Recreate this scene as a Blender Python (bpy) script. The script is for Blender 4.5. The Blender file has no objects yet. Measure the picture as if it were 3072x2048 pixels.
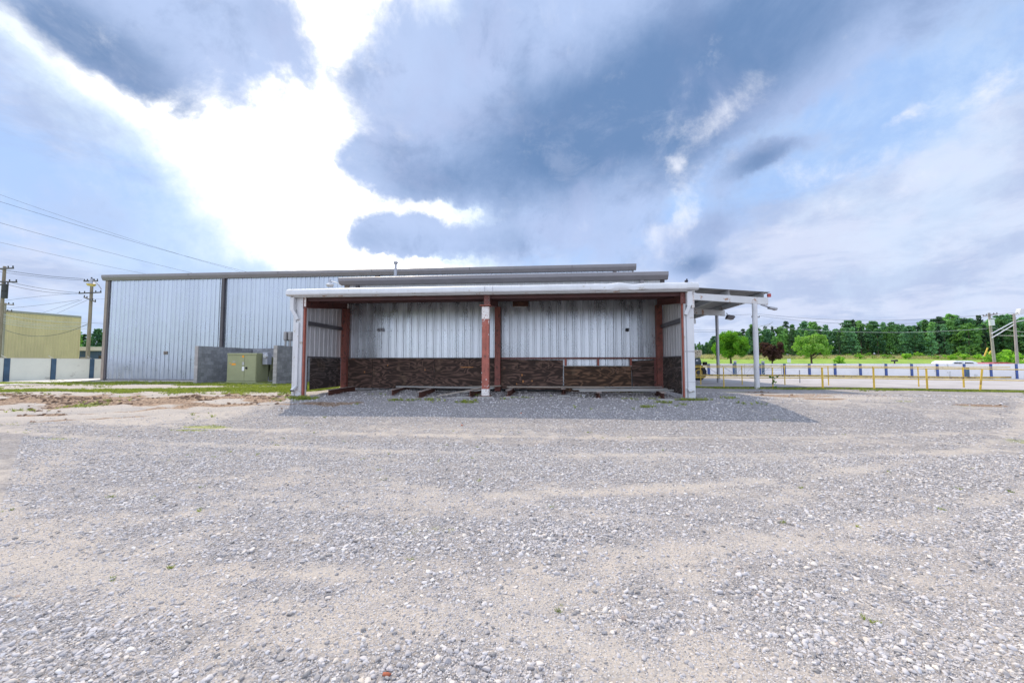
import bpy, bmesh, math, random
import numpy as np
from mathutils import Vector, Matrix, Euler
random.seed(7)
rng = np.random.default_rng(11)
SC = bpy.context.scene
COL = SC.collection

# ------------------------------------------------------------------ camera
YAW, PITCH, FPX = math.radians(5.0), math.radians(3.1), 1195.0
CAM = Vector((0, 0, 1.1))
FWD = Vector((-math.sin(YAW) * math.cos(PITCH), math.cos(YAW) * math.cos(PITCH), math.sin(PITCH)))
RGT = Vector((math.cos(YAW), math.sin(YAW), 0))
UPV = RGT.cross(FWD)
cam_data = bpy.data.cameras.new('camera')
cam_data.sensor_width = 36.0
cam_data.lens = FPX / 3072 * 36.0
cam_data.clip_end = 8000
cam_data.clip_start = 0.05
cam = bpy.data.objects.new('camera', cam_data)
COL.objects.link(cam)
cam.location = CAM
cam.rotation_euler = (math.radians(90) + PITCH, 0, YAW)
SC.camera = cam
SC.view_settings.view_transform = 'Standard'
SC.view_settings.look = 'None'
SC.view_settings.exposure = 0.6
SC.view_settings.gamma = 1.0
SC.view_settings.use_curve_mapping = False

def at(x, y, d):
    """world point seen at photo pixel x,y at depth d (used only to measure places)"""
    return CAM + (FWD + RGT * ((x - 1536) / FPX) - UPV * ((y - 1024) / FPX)) * d
def on_y(x, y, Y):
    r = at(x, y, 1) - CAM
    return CAM + r * (Y / r.y)
def on_z(x, y, z=0.0):
    r = at(x, y, 1) - CAM
    return CAM + r * ((z - CAM.z) / r.z)

# ------------------------------------------------------------------ sun
SUN_AZ, SUN_EL = math.radians(33), math.radians(51)
sdir = Vector((-math.sin(SUN_AZ) * math.cos(SUN_EL), math.cos(SUN_AZ) * math.cos(SUN_EL), math.sin(SUN_EL)))
ld = bpy.data.lights.new('sun', 'SUN')
ld.energy = 2.7
ld.angle = math.radians(0.6)
ld.color = (1.0, 0.88, 0.71)
lo = bpy.data.objects.new('sun', ld)
COL.objects.link(lo)
lo.rotation_euler = sdir.to_track_quat('Z', 'Y').to_euler()
lo.location = (-30, 60, 60)

# ------------------------------------------------------------------ world
W = bpy.data.worlds.new('World')
SC.world = W
W.use_nodes = True
wt = W.node_tree
wt.nodes.clear()
class NT:
    def __init__(s, t): s.t = t
    def n(s, typ, **kw):
        nd = s.t.nodes.new(typ)
        for k, v in kw.items(): setattr(nd, k, v)
        return nd
    def put(s, sock, v):
        if v is None: return
        if hasattr(v, 'is_output') or isinstance(v, bpy.types.NodeSocket): s.t.links.new(v, sock)
        else: sock.default_value = v
    def math(s, op, a, b=None, c=None, clamp=False):
        nd = s.n('ShaderNodeMath', operation=op); nd.use_clamp = clamp
        s.put(nd.inputs[0], a); s.put(nd.inputs[1], b); s.put(nd.inputs[2], c)
        return nd.outputs[0]
    def vec(s, op, a, b=None, scale=None):
        nd = s.n('ShaderNodeVectorMath', operation=op)
        s.put(nd.inputs[0], a); s.put(nd.inputs[1], b)
        if scale is not None: s.put(nd.inputs['Scale'], scale)
        return nd.outputs['Value'] if op in ('DOT_PRODUCT', 'LENGTH') else nd.outputs[0]
    def mix(s, f, a, b, typ='MIX'):
        nd = s.n('ShaderNodeMix', data_type='RGBA', blend_type=typ)
        s.put(nd.inputs[0], f); s.put(nd.inputs[6], a if not isinstance(a, tuple) else (*a[:3], 1)); s.put(nd.inputs[7], b if not isinstance(b, tuple) else (*b[:3], 1))
        return nd.outputs[2]
    def ss(s, v, lo, hi, a=0.0, b=1.0, typ='SMOOTHSTEP'):
        nd = s.n('ShaderNodeMapRange', interpolation_type=typ)
        s.put(nd.inputs[0], v)
        for i, q in enumerate((lo, hi, a, b)): nd.inputs[i + 1].default_value = q
        return nd.outputs[0]
    def noise(s, v, scale, detail=4, rough=.55, dist=0.0, col=False):
        nd = s.n('ShaderNodeTexNoise')
        s.put(nd.inputs['Vector'], v)
        nd.inputs['Scale'].default_value = scale; nd.inputs['Detail'].default_value = detail
        nd.inputs['Roughness'].default_value = rough; nd.inputs['Distortion'].default_value = dist
        return nd.outputs['Color' if col else 'Fac']
    def ramp(s, f, stops):
        nd = s.n('ShaderNodeValToRGB'); cr = nd.color_ramp
        while len(cr.elements) < len(stops): cr.elements.new(.5)
        for e, (p, c) in zip(cr.elements, stops): e.position = p; e.color = (*c[:3], 1)
        s.put(nd.inputs[0], f)
        return nd.outputs[0]

def srgb(r, g, b):
    f = lambda c: (c / 255 / 12.92) if c / 255 <= .04045 else ((c / 255 + .055) / 1.055) ** 2.4
    return (f(r), f(g), f(b))

N = NT(wt)
tc = N.n('ShaderNodeTexCoord').outputs['Generated']
D = N.vec('NORMALIZE', tc)
wn = N.noise(D, 2.6, 6, .58, col=True)
wv = N.vec('SUBTRACT', wn, (.5, .5, .5))
DW = N.vec('ADD', D, N.vec('SCALE', wv, scale=.15))
wn2 = N.noise(D, 9.0, 5, .6, col=True)
DW = N.vec('ADD', DW, N.vec('SCALE', N.vec('SUBTRACT', wn2, (.5, .5, .5)), scale=.085))

DS = N.vec('ADD', D, N.vec('SCALE', wv, scale=.05))
wn3 = N.noise(D, 24.0, 6, .65, col=True)
DW = N.vec('ADD', DW, N.vec('SCALE', N.vec('SUBTRACT', wn3, (.5, .5, .5)), scale=.035))
def blob(px, py, rx, ry, rot=0.0, vec=None):
    """soft patch of cloud round a direction of the sky; rx, ry in degrees, rot anticlockwise in degrees"""
    c = (at(px, py, 1) - CAM).normalized()
    a = c.cross(Vector((0, 0, 1))).normalized()
    b = a.cross(c).normalized()
    q = math.radians(rot)
    a2 = a * math.cos(q) + b * math.sin(q)
    b2 = -a * math.sin(q) + b * math.cos(q)
    M = Matrix((a2, b2, -c)).transposed()
    mp = N.n('ShaderNodeMapping', vector_type='TEXTURE')
    mp.inputs['Location'].default_value = c
    mp.inputs['Rotation'].default_value = M.to_euler('XYZ')
    mp.inputs['Scale'].default_value = (math.sin(math.radians(rx)), math.sin(math.radians(ry)), .5)
    N.put(mp.inputs['Vector'], vec if vec is not None else DW)
    v = mp.outputs[0]
    return N.math('EXPONENT', N.math('MULTIPLY', N.vec('DOT_PRODUCT', v, v), -1.0))
def field(blobs, vec=None):
    acc = None
    for bl in blobs:
        w = bl[-1]; v_ = vec if vec is not None else DW
        if acc is not None:            # ties each patch to the one before, which keeps the shader's memory small
            nd = N.n('ShaderNodeVectorMath', operation='MULTIPLY_ADD')
            N.put(nd.inputs[0], acc); nd.inputs[1].default_value = (1e-9,) * 3; N.put(nd.inputs[2], v_); v_ = nd.outputs[0]
        o = blob(*bl[:-1], vec=v_)
        acc = N.math('MULTIPLY', o, w) if acc is None else N.math('MULTIPLY_ADD', o, w, acc)
    return acc

sep = N.n('ShaderNodeSeparateXYZ'); N.put(sep.inputs[0], D)
zc = N.math('MAXIMUM', sep.outputs[2], 0.0)
cmb = N.n('ShaderNodeCombineXYZ')
den = N.math('ADD', zc, .16)
N.put(cmb.inputs[0], N.math('DIVIDE', sep.outputs[0], den)); N.put(cmb.inputs[1], N.math('DIVIDE', sep.outputs[1], den))
PL = cmb.outputs[0]
n_pl = N.noise(PL, .9, 8, .56, .4)        # cloud deck, flattened towards the horizon
n_pl2 = N.noise(PL, 2.2, 7, .6, .2)
n_puff = N.noise(D, 5.0, 8, .66, .25)
n_fib = N.noise(PL, 5.5, 6, .66, .5)

sky = N.n('ShaderNodeTexSky', sky_type='NISHITA')
sky.sun_disc = False
sky.sun_elevation = SUN_EL
sky.sun_rotation = -SUN_AZ
sky.air_density = 1.0; sky.dust_density = 1.0; sky.ozone_density = 1.0
clear = sky.outputs[0]
# thin veil that lies over the whole sky
K10 = 10.0
def C10(r, g, b, k=1.0): return tuple(v * K10 * k * .71 for v in srgb(r, g, b))
base = N.mix(.82, clear, C10(168, 201, 250))
hz = N.ss(zc, 0.0, .42, .55, 0.0)
base = N.mix(hz, base, C10(192, 208, 240))
wisp = N.math('ADD', N.math('MULTIPLY', n_pl, .65), N.math('MULTIPLY', n_pl2, .35))
RT = field([(2650, 700, 26, 9, 12, .34), (2850, 470, 16, 7, 24, .25), (2150, 850, 22, 4, 0, .25), (2950, 900, 20, 6, 0, .2), (120, 330, 14, 7, -30, .12), (450, 560, 9, 4, -30, .1), (120, 760, 14, 5, 0, .22),
            (2480, 330, 12, 5, 20, -.22), (2900, 250, 12, 5, 25, -.2), (350, 700, 18, 6, -22, -.2), (2250, 560, 7, 4, 25, -.16), (130, 560, 12, 6, -25, -.12), (560, 640, 9, 4, -25, -.15)])
wispf = N.ss(N.math('ADD', N.math('MULTIPLY_ADD', N.math('SUBTRACT', n_fib, .5), .45, wisp), RT), .42, .78, 0, .92)
base = N.mix(wispf, base, C10(212, 220, 243))
base = N.mix(N.ss(sep.outputs[1], -.3, .25, .75, 0), base, C10(222, 232, 252, 2.25))   # unseen clouds behind the camera, brightened to fill the shade
# greyer underside streaks within the veil
g2 = N.ss(N.math('MULTIPLY_ADD', RT, .2, N.noise(PL, 1.7, 7, .64, .3)), .48, .70, 0, .7)
base = N.mix(g2, base, C10(170, 188, 224))
# bright gap round the sun
BR = field([(1010, -150, 14, 12, 0, 1.0), (960, 60, 6, 9, 0, 1.0), (900, 330, 8.5, 8, 0, 1.2), (620, 380, 10, 5.0, -20, .9), (930, 560, 8, 8, 0, 1.2), (1030, 720, 12, 5, 0, .9), (1250, 795, 13, 1.4, 0, .7), (330, 270, 7, 2.5, -35, .3), (560, 330, 9, 4, -25, .25),
            (120, 60, 8, 3, -15, .6), (1300, 630, 9, 2.4, -8, .75)])
brs = N.math('MULTIPLY_ADD', N.math('SUBTRACT', n_puff, .5), 1.15, BR)
base = N.mix(N.ss(brs, -.10, .42, 0, .8), base, C10(216, 235, 255, 1.05))
base = N.mix(N.ss(brs, .22, .95), base, C10(255, 254, 252, 1.3))

# dark cloud masses
DK = field([(1500, 60, 17, 10, 0, 1.0), (1900, 260, 17, 9, 20, 1.1), (1300, 330, 11, 8, 0, .95), (1600, 480, 14, 6, 10, 1.0), (2300, 90, 18, 6, 18, 1.0), (2600, -80, 24, 7, 10, .8), (1230, 560, 8, 3.4, -10, .8),
            (1500, 700, 13, 2.6, 0, .85), (1150, 700, 6, 3.2, 0, 1.5), (1260, 710, 5, 2.4, 0, .6), (1080, 500, 5, 3, 0, .7), (1850, 620, 9, 5, 0, .65), (2150, 380, 8, 2.6, 35, .8), (2130, 690, 4.5, 3.0, 20, 1.1), (2090, 800, 3.2, 1.4, 0, 1.5), (2290, 480, 4.2, 1.5, 15, 1.3), (1900, 760, 10, 3, 0, .45),
            (330, 150, 13, 6, -20, 1.0), (720, 90, 9, 6, 10, .95), (810, 190, 4.5, 3.5, 0, .5), (380, 245, 8, 3, -25, .5), (90, 480, 10, 5, -15, .35), (130, 610, 6, 3, 0, .3),
            (960, 100, 3.5, 8, 0, -.5), (560, 400, 12, 5, -15, -.7), (900, 420, 9, 7, 0, -.6), (2450, 300, 8, 3, 20, -.3), (2330, 150, 5, 2, 30, -.35), (1330, 20, 3, 2.5, 60, -.35), (1290, 618, 8, 1.6, -8, -.8), (1250, 795, 12, 1.3, 0, -.9), (2080, 600, 2.6, 3, 0, -.6), (1700, 600, 5, 1.6, 0, -.2), (1560, 640, 6, 1.2, 0, -.3)])
dks = N.math('ADD', DK, N.math('MULTIPLY', N.math('SUBTRACT', n_puff, .5), 1.9))
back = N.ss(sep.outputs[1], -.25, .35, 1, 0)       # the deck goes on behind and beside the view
dks = N.math('ADD', dks, N.math('MULTIPLY', back, N.math('MULTIPLY_ADD', N.math('SUBTRACT', n_pl, .5), 2.0, .22)))
dkf = N.ss(dks, .10, .95, 0, 1)
deep = N.ss(N.math('MULTIPLY_ADD', N.math('ADD', N.math('MULTIPLY', N.math('SUBTRACT', n_puff, .5), 1.7), N.math('MULTIPLY', N.math('SUBTRACT', n_pl2, .5), .6)), .8, field([(1950, 230, 17, 7, 22, .85), (1650, 440, 15, 6, 8, .85), (1350, 520, 9, 3.5, -6, .35), (2350, 60, 20, 7, 14, .75), (1130, 720, 6, 2.2, 0, .55), (1500, 730, 9, 2, 0, .35), (340, 190, 10, 4, -22, .8), (150, 110, 5, 2, -10, .4), (760, 60, 5, 3, 0, .45), (2140, 400, 8, 3, 35, .5), (1500, 60, 14, 7, 0, .3), (2290, 480, 4, 1.6, 15, .9), (2095, 800, 3.4, 1.5, 0, 1.0), (2130, 690, 4.5, 3, 20, .6), (1250, 550, 8, 3, -10, .35)], vec=DS)), -.05, 1.35)
darkc = N.mix(deep, C10(182, 202, 240), C10(106, 138, 183))
darkc = N.mix(N.ss(N.noise(D, 4.2, 7, .6, .4), .48, .74, 0, .4), darkc, C10(180, 190, 226))
darkc = N.mix(N.ss(N.math('ADD', N.math('MULTIPLY', n_fib, .5), N.math('MULTIPLY', n_puff, .5)),   .53, .68, 0, .20), darkc, C10(206, 216, 244))
darkc = N.mix(N.ss(N.noise(D, 7.5, 7, .65, .3), .52, .70, 0, .35), darkc, C10(118, 142, 184))
darkc = N.mix(N.ss(back, .3, 1, 0, .75), darkc, C10(212, 222, 246, 2.0))  # unseen cloud behind the view, brightened as fill light
base = N.mix(N.math('MULTIPLY', dkf, .97), base, darkc)
# lit rims where thin cloud passes over the bright gap
rim = N.math('MULTIPLY', N.ss(dks, .22, .36), N.ss(dks, .36, .56, 1, 0))
base = N.mix(N.math('MULTIPLY', N.math('MULTIPLY', rim, N.ss(BR, .02, .5)), .7), base, C10(238, 246, 255, 1.1))
clear_path = N.math('POWER', N.math('SUBTRACT', 1.0, dkf), 5.0)
base = N.mix(N.math('MULTIPLY', N.ss(brs, .55, 1.5), clear_path), base, C10(255, 253, 250, 4.6))
CU = field([(2080, 620, 1.9, 3.2, -10, 1.0), (2040, 480, 1.1, 1.5, 0, .9), (1965, 700, 2.6, 1.6, 0, .7), (2230, 290, 6, 1.8, 25, .3), (2550, 480, 7, 1.6, 12, .6), (2620, 600, 6, 1.2, 20, .5), (2160, 345, 3, 1.2, 35, .35), (2700, 330, 2.5, .7, 10, .6), (2950, 240, 3, .8, 0, .5), (130, 900, 4, 1.0, 20, .5)])
cus = N.math('ADD', CU, N.math('MULTIPLY', N.math('SUBTRACT', N.noise(D, 9, 7, .68, .3), .5), 2.6))
base = N.mix(N.ss(cus, .15, 1.35, 0, .85), base, C10(236, 240, 252, 1.03))
below = N.ss(sep.outputs[2], -.05, 0.0)
base = N.mix(below, C10(150, 150, 150), base)
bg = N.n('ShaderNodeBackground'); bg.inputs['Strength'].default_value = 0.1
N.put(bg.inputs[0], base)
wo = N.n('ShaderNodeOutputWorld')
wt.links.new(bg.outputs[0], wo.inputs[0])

# ------------------------------------------------------------------ materials
def mat(name, col, rough=.6, metal=0.0, var=.12, scale=4.0, bump=0.0, bscale=None, bdet=6, streak=0.0, rand=0.0, dirt=None, dirtamt=.0, spec=.4, stretch=(1, 1, 1)):
    m = bpy.data.materials.new(name); m.use_nodes = True
    t = NT(m.node_tree); b = m.node_tree.nodes['Principled BSDF']
    o = t.n('ShaderNodeTexCoord').outputs['Object']
    mp = t.n('ShaderNodeMapping'); mp.inputs['Scale'].default_value = stretch; t.put(mp.inputs[0], o); o = mp.outputs[0]
    info = t.n('ShaderNodeObjectInfo').outputs['Random']
    o2 = t.vec('ADD', o, t.vec('SCALE', (13.1, 7.7, 5.3), scale=t.math('MULTIPLY', info, 10.0)))
    n1 = t.noise(o2, scale, 6, .6)
    c = t.mix(t.ss(n1, .3, .7), tuple(v * (1 - var) for v in col), tuple(min(1, v * (1 + var)) for v in col))
    if streak:
        ms = t.n('ShaderNodeMapping'); ms.inputs['Scale'].default_value = (9, 9, .5); t.put(ms.inputs[0], o2)
        n2 = t.noise(ms.outputs[0], 1.6, 5, .6)
        c = t.mix(t.ss(n2, .45, .75, 0, streak), c, tuple(v * .55 for v in col))
    if dirt:
        n3 = t.noise(o2, scale * 1.7, 7, .68)
        c = t.mix(t.ss(n3, .62 - dirtamt * .25, .70 - dirtamt * .2), c, dirt)
    if rand:
        c = t.mix(1.0, c, t.ramp(info, [(0, (1 - rand,) * 3), (1, (1 + rand,) * 3)]), 'MULTIPLY')
    t.put(b.inputs['Base Color'], c)
    t.put(b.inputs['Roughness'], t.ss(n1, .2, .8, max(0, rough - .1), min(1, rough + .1)))
    b.inputs['Metallic'].default_value = metal
    b.inputs['Specular IOR Level'].default_value = spec
    if bump:
        bp = t.n('ShaderNodeBump'); bp.inputs['Strength'].default_value = 1.0; bp.inputs['Distance'].default_value = bump
        t.put(bp.inputs['Height'], t.noise(o2, bscale or scale * 3, bdet, .6)); m.node_tree.links.new(bp.outputs[0], b.inputs['Normal'])
    return m

M = {}
M['galv'] = mat('galvalume_cladding', (.44, .475, .535), .32, .8, .07, 1.1, .012, .8, bdet=1, streak=.16, rand=.06)
M['galv_in'] = mat('weathered_galvanised_cladding', (.58, .61, .64), .30, .75, .15, 2.2, .004, 1.6, bdet=1, streak=.30, rand=.15, stretch=(1, 1, .35))
M['side_in'] = mat('beige_grey_inner_cladding', (.60, .58, .58), .5, .1, .08, 2, .002, 2, streak=.2)
M['white_metal'] = mat('white_painted_metal', (.60, .60, .61), .45, 0, .06, 2, .002, 5, streak=.15, dirt=(.40, .36, .29), dirtamt=.12)
M['white_rust'] = mat('white_paint_with_rust', (.58, .58, .58), .5, 0, .06, 2, .002, 5, dirt=(.34, .19, .11), dirtamt=.20)
M['white_wall'] = mat('white_cladding', (.64, .65, .67), .5, 0, .04, 2)
M['trim'] = mat('grey_brown_gutter_paint', (.23, .215, .225), .42, .1, .06, 2, .002, 3)
M['trim_dark'] = mat('dark_bronze_trim', (.085, .075, .08), .45, .1, .1, 2)
M['tan_trim'] = mat('tan_corner_trim', (.27, .22, .18), .5, 0, .1, 2)
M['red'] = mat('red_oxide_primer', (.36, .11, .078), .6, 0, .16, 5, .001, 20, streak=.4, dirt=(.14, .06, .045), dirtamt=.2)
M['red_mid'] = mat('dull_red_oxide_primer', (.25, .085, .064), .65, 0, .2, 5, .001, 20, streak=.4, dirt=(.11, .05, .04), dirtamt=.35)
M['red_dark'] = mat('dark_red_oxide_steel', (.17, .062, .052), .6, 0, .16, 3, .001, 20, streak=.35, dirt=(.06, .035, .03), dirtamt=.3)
M['purlin'] = mat('shaded_red_purlin_paint', (.085, .038, .036), .7, 0, .2, 3)  # same red paint, darkened to stand for the shade under the roof
M['chip'] = mat('chipped_white_primer', (.72, .69, .66), .7, 0, .08, 14, .001, 30, dirt=(.36, .14, .09), dirtamt=.35)
M['rust'] = mat('rusted_beam_steel', (.115, .048, .035), .75, .1, .3, 7, .002, 25, dirt=(.28, .13, .08), dirtamt=.15)
M['rust_top'] = mat('dusty_rusted_flange', (.30, .24, .21), .8, 0, .2, 7, .002, 25)
M['board'] = mat('grey_weathered_board', (.30, .29, .27), .85, 0, .2, 3, .003, 12, stretch=(.25, 4, 4))
M['board_tan'] = mat('tan_weathered_board', (.33, .28, .23), .85, 0, .2, 3, .003, 12, stretch=(.25, 4, 4))
M['concrete'] = mat('plain_concrete', (.34, .33, .31), .9, 0, .15, 3, .004, 20)
M['concrete_dark'] = mat('dark_and_shaded_concrete', (.12, .115, .11), .9, 0, .25, 3, .004, 20)  # dark footings; on the kerb this tone stands for its shaded face
M['olive'] = mat('olive_green_enamel', (.30, .31, .17), .45, 0, .06, 2, .001, 5)
M['olive_dark'] = mat('olive_fin_enamel', (.20, .21, .12), .5, 0, .06, 2)
M['grey_box'] = mat('grey_meter_enamel', (.38, .39, .43), .45, .2, .05, 3)
M['conduit'] = mat('tan_grey_conduit', (.33, .31, .30), .5, .2, .08, 5)
M['black'] = mat('black_rubber', (.018, .018, .02), .8, 0, .2, 5)
M['hole'] = mat('dark_recess', (.02, .018, .018), .9)
M['orange_sticker'] = mat('orange_sticker', (.80, .33, .03), .6, 0, .1, 20)
M['white_sticker'] = mat('white_sticker', (.8, .8, .8), .6, 0, .03, 9)
M['grey_sticker'] = mat('faded_sticker', (.42, .42, .40), .6, 0, .1, 30)
M['fence_white'] = mat('white_concrete_panel', (.72, .70, .69), .8, 0, .05, .8, .002, 4, dirt=(.5, .49, .46), dirtamt=.1)
M['fence_cream'] = mat('cream_concrete_panel', (.70, .71, .62), .8, 0, .05, .8, .002, 4, dirt=(.5, .49, .42), dirtamt=.1)
M['fence_blue'] = mat('blue_painted_post', (.045, .085, .25), .6, 0, .2, 3)
M['fence_teal'] = mat('dark_blue_green_post', (.05, .10, .16), .6, 0, .2, 3)
M['yellow'] = mat('yellow_rail_paint', (.62, .42, .06), .55, 0, .15, 5, .001, 20, dirt=(.25, .14, .06), dirtamt=.12)
M['yellow_rust'] = mat('worn_yellow_beam_paint', (.42, .30, .08), .65, 0, .3, 4, .001, 20, dirt=(.12, .07, .04), dirtamt=.4)
M['wood_pole'] = mat('weathered_pole_wood', (.27, .21, .17), .9, 0, .25, 3, .004, 12, stretch=(4, 4, .3))
M['pole_grey'] = mat('grey_pole_wood', (.34, .30, .27), .9, 0, .2, 3, .004, 12, stretch=(4, 4, .3))
M['steel'] = mat('dull_steel', (.35, .35, .37), .5, .5, .1, 5)
M['dark_steel'] = mat('dark_fitting', (.05, .05, .055), .6, .2, .1, 5)
M['wire'] = mat('cable_jacket', (.10, .10, .11), .7)
M['wire_pale'] = mat('bright_cable', (.45, .45, .48), .5, .3)
M['mustard'] = mat('mustard_cladding', (.60, .48, .29), .7, 0, .07, .3, streak=.18)
M['bluewall'] = mat('blue_cladding', (.07, .13, .26), .7, 0, .1, .3)
M['lens'] = mat('yellowed_lamp_lens', (.70, .55, .16), .3)
M['glass'] = mat('dark_car_glass', (.02, .025, .035), .08, 0, .1, 2, spec=.8)
M['car_white'] = mat('white_car_paint', (.78, .79, .81), .25)
M['car_red'] = mat('red_car_paint', (.42, .04, .035), .25)
M['beige_machine'] = mat('beige_machine_paint', (.55, .47, .33), .5, 0, .08, 4)
M['grey_machine'] = mat('slate_machine_paint', (.075, .10, .12), .5, 0, .1, 4)
M['wheel_yellow'] = mat('yellow_wheel_paint', (.50, .33, .07), .6, 0, .1, 5, dirt=(.2, .13, .06), dirtamt=.2)
M['bark'] = mat('tree_bark', (.09, .065, .05), .95, 0, .3, 6, .01, 12)
M['brick'] = mat('broken_brick', (.42, .13, .07), .9, 0, .2, 20, .002, 60)
M['deck'] = mat('dull_zinc_decking', (.24, .24, .245), .5, .3, .12, 2)
M['feather'] = mat('dark_grey_feathers', (.035, .035, .05), .8, 0, .3, 60)
M['mail'] = mat('black_mailbox_paint', (.03, .03, .035), .5)
M['mortar'] = mat('grey_mortar', (.19, .19, .20), .95, 0, .2, 6, .002, 40)
M['block'] = mat('concrete_block', (.25, .255, .27), .95, 0, .16, 5, .004, 40, rand=.17)
M['block_end'] = mat('pale_concrete_block', (.36, .34, .33), .95, 0, .12, 5, .004, 40, rand=.1)

def plywood(name, tint):
    m = bpy.data.materials.new(name); m.use_nodes = True
    t = NT(m.node_tree); b = m.node_tree.nodes['Principled BSDF']
    o = t.n('ShaderNodeTexCoord').outputs['Object']
    info = t.n('ShaderNodeObjectInfo').outputs['Random']
    o = t.vec('ADD', o, t.vec('SCALE', (31.0, 17.0, 9.0), scale=info))
    mp = t.n('ShaderNodeMapping'); mp.inputs['Scale'].default_value = (.5, .5, 1.9); t.put(mp.inputs[0], o); o1 = mp.outputs[0]
    w = t.noise(o1, 1.5, 2, .5, .8)
    rings = t.math('FRACT', t.math('MULTIPLY', t.math('ADD', w, t.math('MULTIPLY', t.noise(o1, 14, 4, .6), .03)) , 9.0))
    line = t.ss(t.math('ABSOLUTE', t.math('SUBTRACT', rings, .5)), .18, .48)
    lo_, hi_ = tuple(v * .36 for v in tint), tuple(v * 1.35 for v in tint)
    c = t.mix(line, lo_, hi_)
    big = t.noise(o, .9, 5, .6)
    c = t.mix(t.ss(big, .45, .75, 0, .6), c, (.045, .026, .017))
    c = t.mix(t.ss(t.noise(o, 1.7, 5, .6), .56, .72, 0, .5), c, (.22, .145, .095))
    # knots
    v = t.n('ShaderNodeTexVoronoi'); t.put(v.inputs['Vector'], o); v.inputs['Scale'].default_value = 3.2
    c = t.mix(t.ss(v.outputs['Distance'], .05, .13, .95, 0), c, (.012, .009, .008))
    v2 = t.n('ShaderNodeTexVoronoi'); t.put(v2.inputs['Vector'], o); v2.inputs['Scale'].default_value = 1.15
    c = t.mix(t.ss(v2.outputs['Distance'], .03, .10, .9, 0), c, (.34, .12, .035))
    bl = t.noise(o, 5, 5, .7)
    c = t.mix(t.ss(bl, .62, .72, 0, .35), c, (.13, .12, .125))
    t.put(b.inputs['Base Color'], c); b.inputs['Roughness'].default_value = .9
    bp = t.n('ShaderNodeBump'); bp.inputs['Distance'].default_value = .004
    t.put(bp.inputs['Height'], line); m.node_tree.links.new(bp.outputs[0], b.inputs['Normal'])
    return m
M['ply'] = plywood('weathered_dark_plywood', (.125, .074, .056))
M['ply_brown'] = plywood('brown_stained_plywood', (.15, .082, .048))
M['ply_side'] = plywood('side_plywood', (.105, .080, .070))

def leafmat(name, col, col2, trans=.35, sc=.6, lo=.72, hi=1.25):
    m = bpy.data.materials.new(name); m.use_nodes = True
    t = NT(m.node_tree); m.node_tree.nodes.clear()
    o = t.n('ShaderNodeTexCoord').outputs['Object']
    info = t.n('ShaderNodeObjectInfo').outputs['Random']
    o = t.vec('ADD', o, t.vec('SCALE', (31.0, 17.0, 9.0), scale=info))
    n1 = t.noise(o, sc, 4, .6); n2 = t.noise(o, sc * 9, 2, .6)
    c = t.mix(t.ss(t.math('ADD', t.math('MULTIPLY', n1, .6), t.math('MULTIPLY', n2, .4)), .35, .65), col, col2)
    c = t.mix(1.0, c, t.ramp(info, [(0, (lo, lo * 1.04, lo * 1.1)), (1, (hi, hi * .96, hi * .85))]), 'MULTIPLY')
    d = t.n('ShaderNodeBsdfDiffuse'); tr = t.n('ShaderNodeBsdfTranslucent')
    t.put(d.inputs[0], c); t.put(tr.inputs[0], t.mix(1.0, c, (1.3, 1.5, .6), 'MULTIPLY'))
    ms = t.n('ShaderNodeMixShader'); ms.inputs[0].default_value = trans
    L = m.node_tree.links
    L.new(d.outputs[0], ms.inputs[1]); L.new(tr.outputs[0], ms.inputs[2])
    out = t.n('ShaderNodeOutputMaterial'); L.new(ms.outputs[0], out.inputs[0])
    return m
M['leaf_maple'] = leafmat('maple_leaves', (.05, .17, .03), (.22, .42, .05), .4, 1.2)
M['leaf_copper'] = leafmat('copper_leaves', (.055, .026, .028), (.20, .11, .08), .25, 1.2)
M['leaf_pale'] = leafmat('pale_green_leaves', (.15, .34, .06), (.36, .52, .16), .4, 1.2)
M['leaf_forest'] = leafmat('forest_needles', (.055, .135, .075), (.16, .32, .16), .25, .35, .6, 1.7)
M['leaf_forest2'] = leafmat('forest_broadleaf', (.075, .17, .065), (.20, .38, .13), .3, .35, .6, 1.6)
M['leaf_shrub'] = leafmat('meadow_shrub_leaves', (.17, .36, .05), (.34, .55, .10), .4, 1.0)
M['leaf_dark'] = leafmat('dark_far_leaves', (.035, .07, .045), (.08, .14, .08), .25, .3)
M['grass'] = leafmat('yard_grass', (.17, .22, .05), (.36, .38, .12), .3, .5)
M['grass_tan'] = leafmat('dry_meadow_grass', (.42, .38, .22), (.55, .45, .34), .3, .3)

# ------------------------------------------------------------------ mesh helpers
def tag(o, label=None, cat=None, group=None, kind=None):
    if label: o['label'] = label
    if cat: o['category'] = cat
    if group: o['group'] = group
    if kind: o['kind'] = kind
    return o
def thing(name, label, cat, loc=(0, 0, 0), group=None, rotz=0.0):
    o = bpy.data.objects.new(name, None); COL.objects.link(o)
    o.location = loc; o.rotation_euler = (0, 0, rotz); o.empty_display_size = .2
    return tag(o, label, cat, group)

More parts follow.
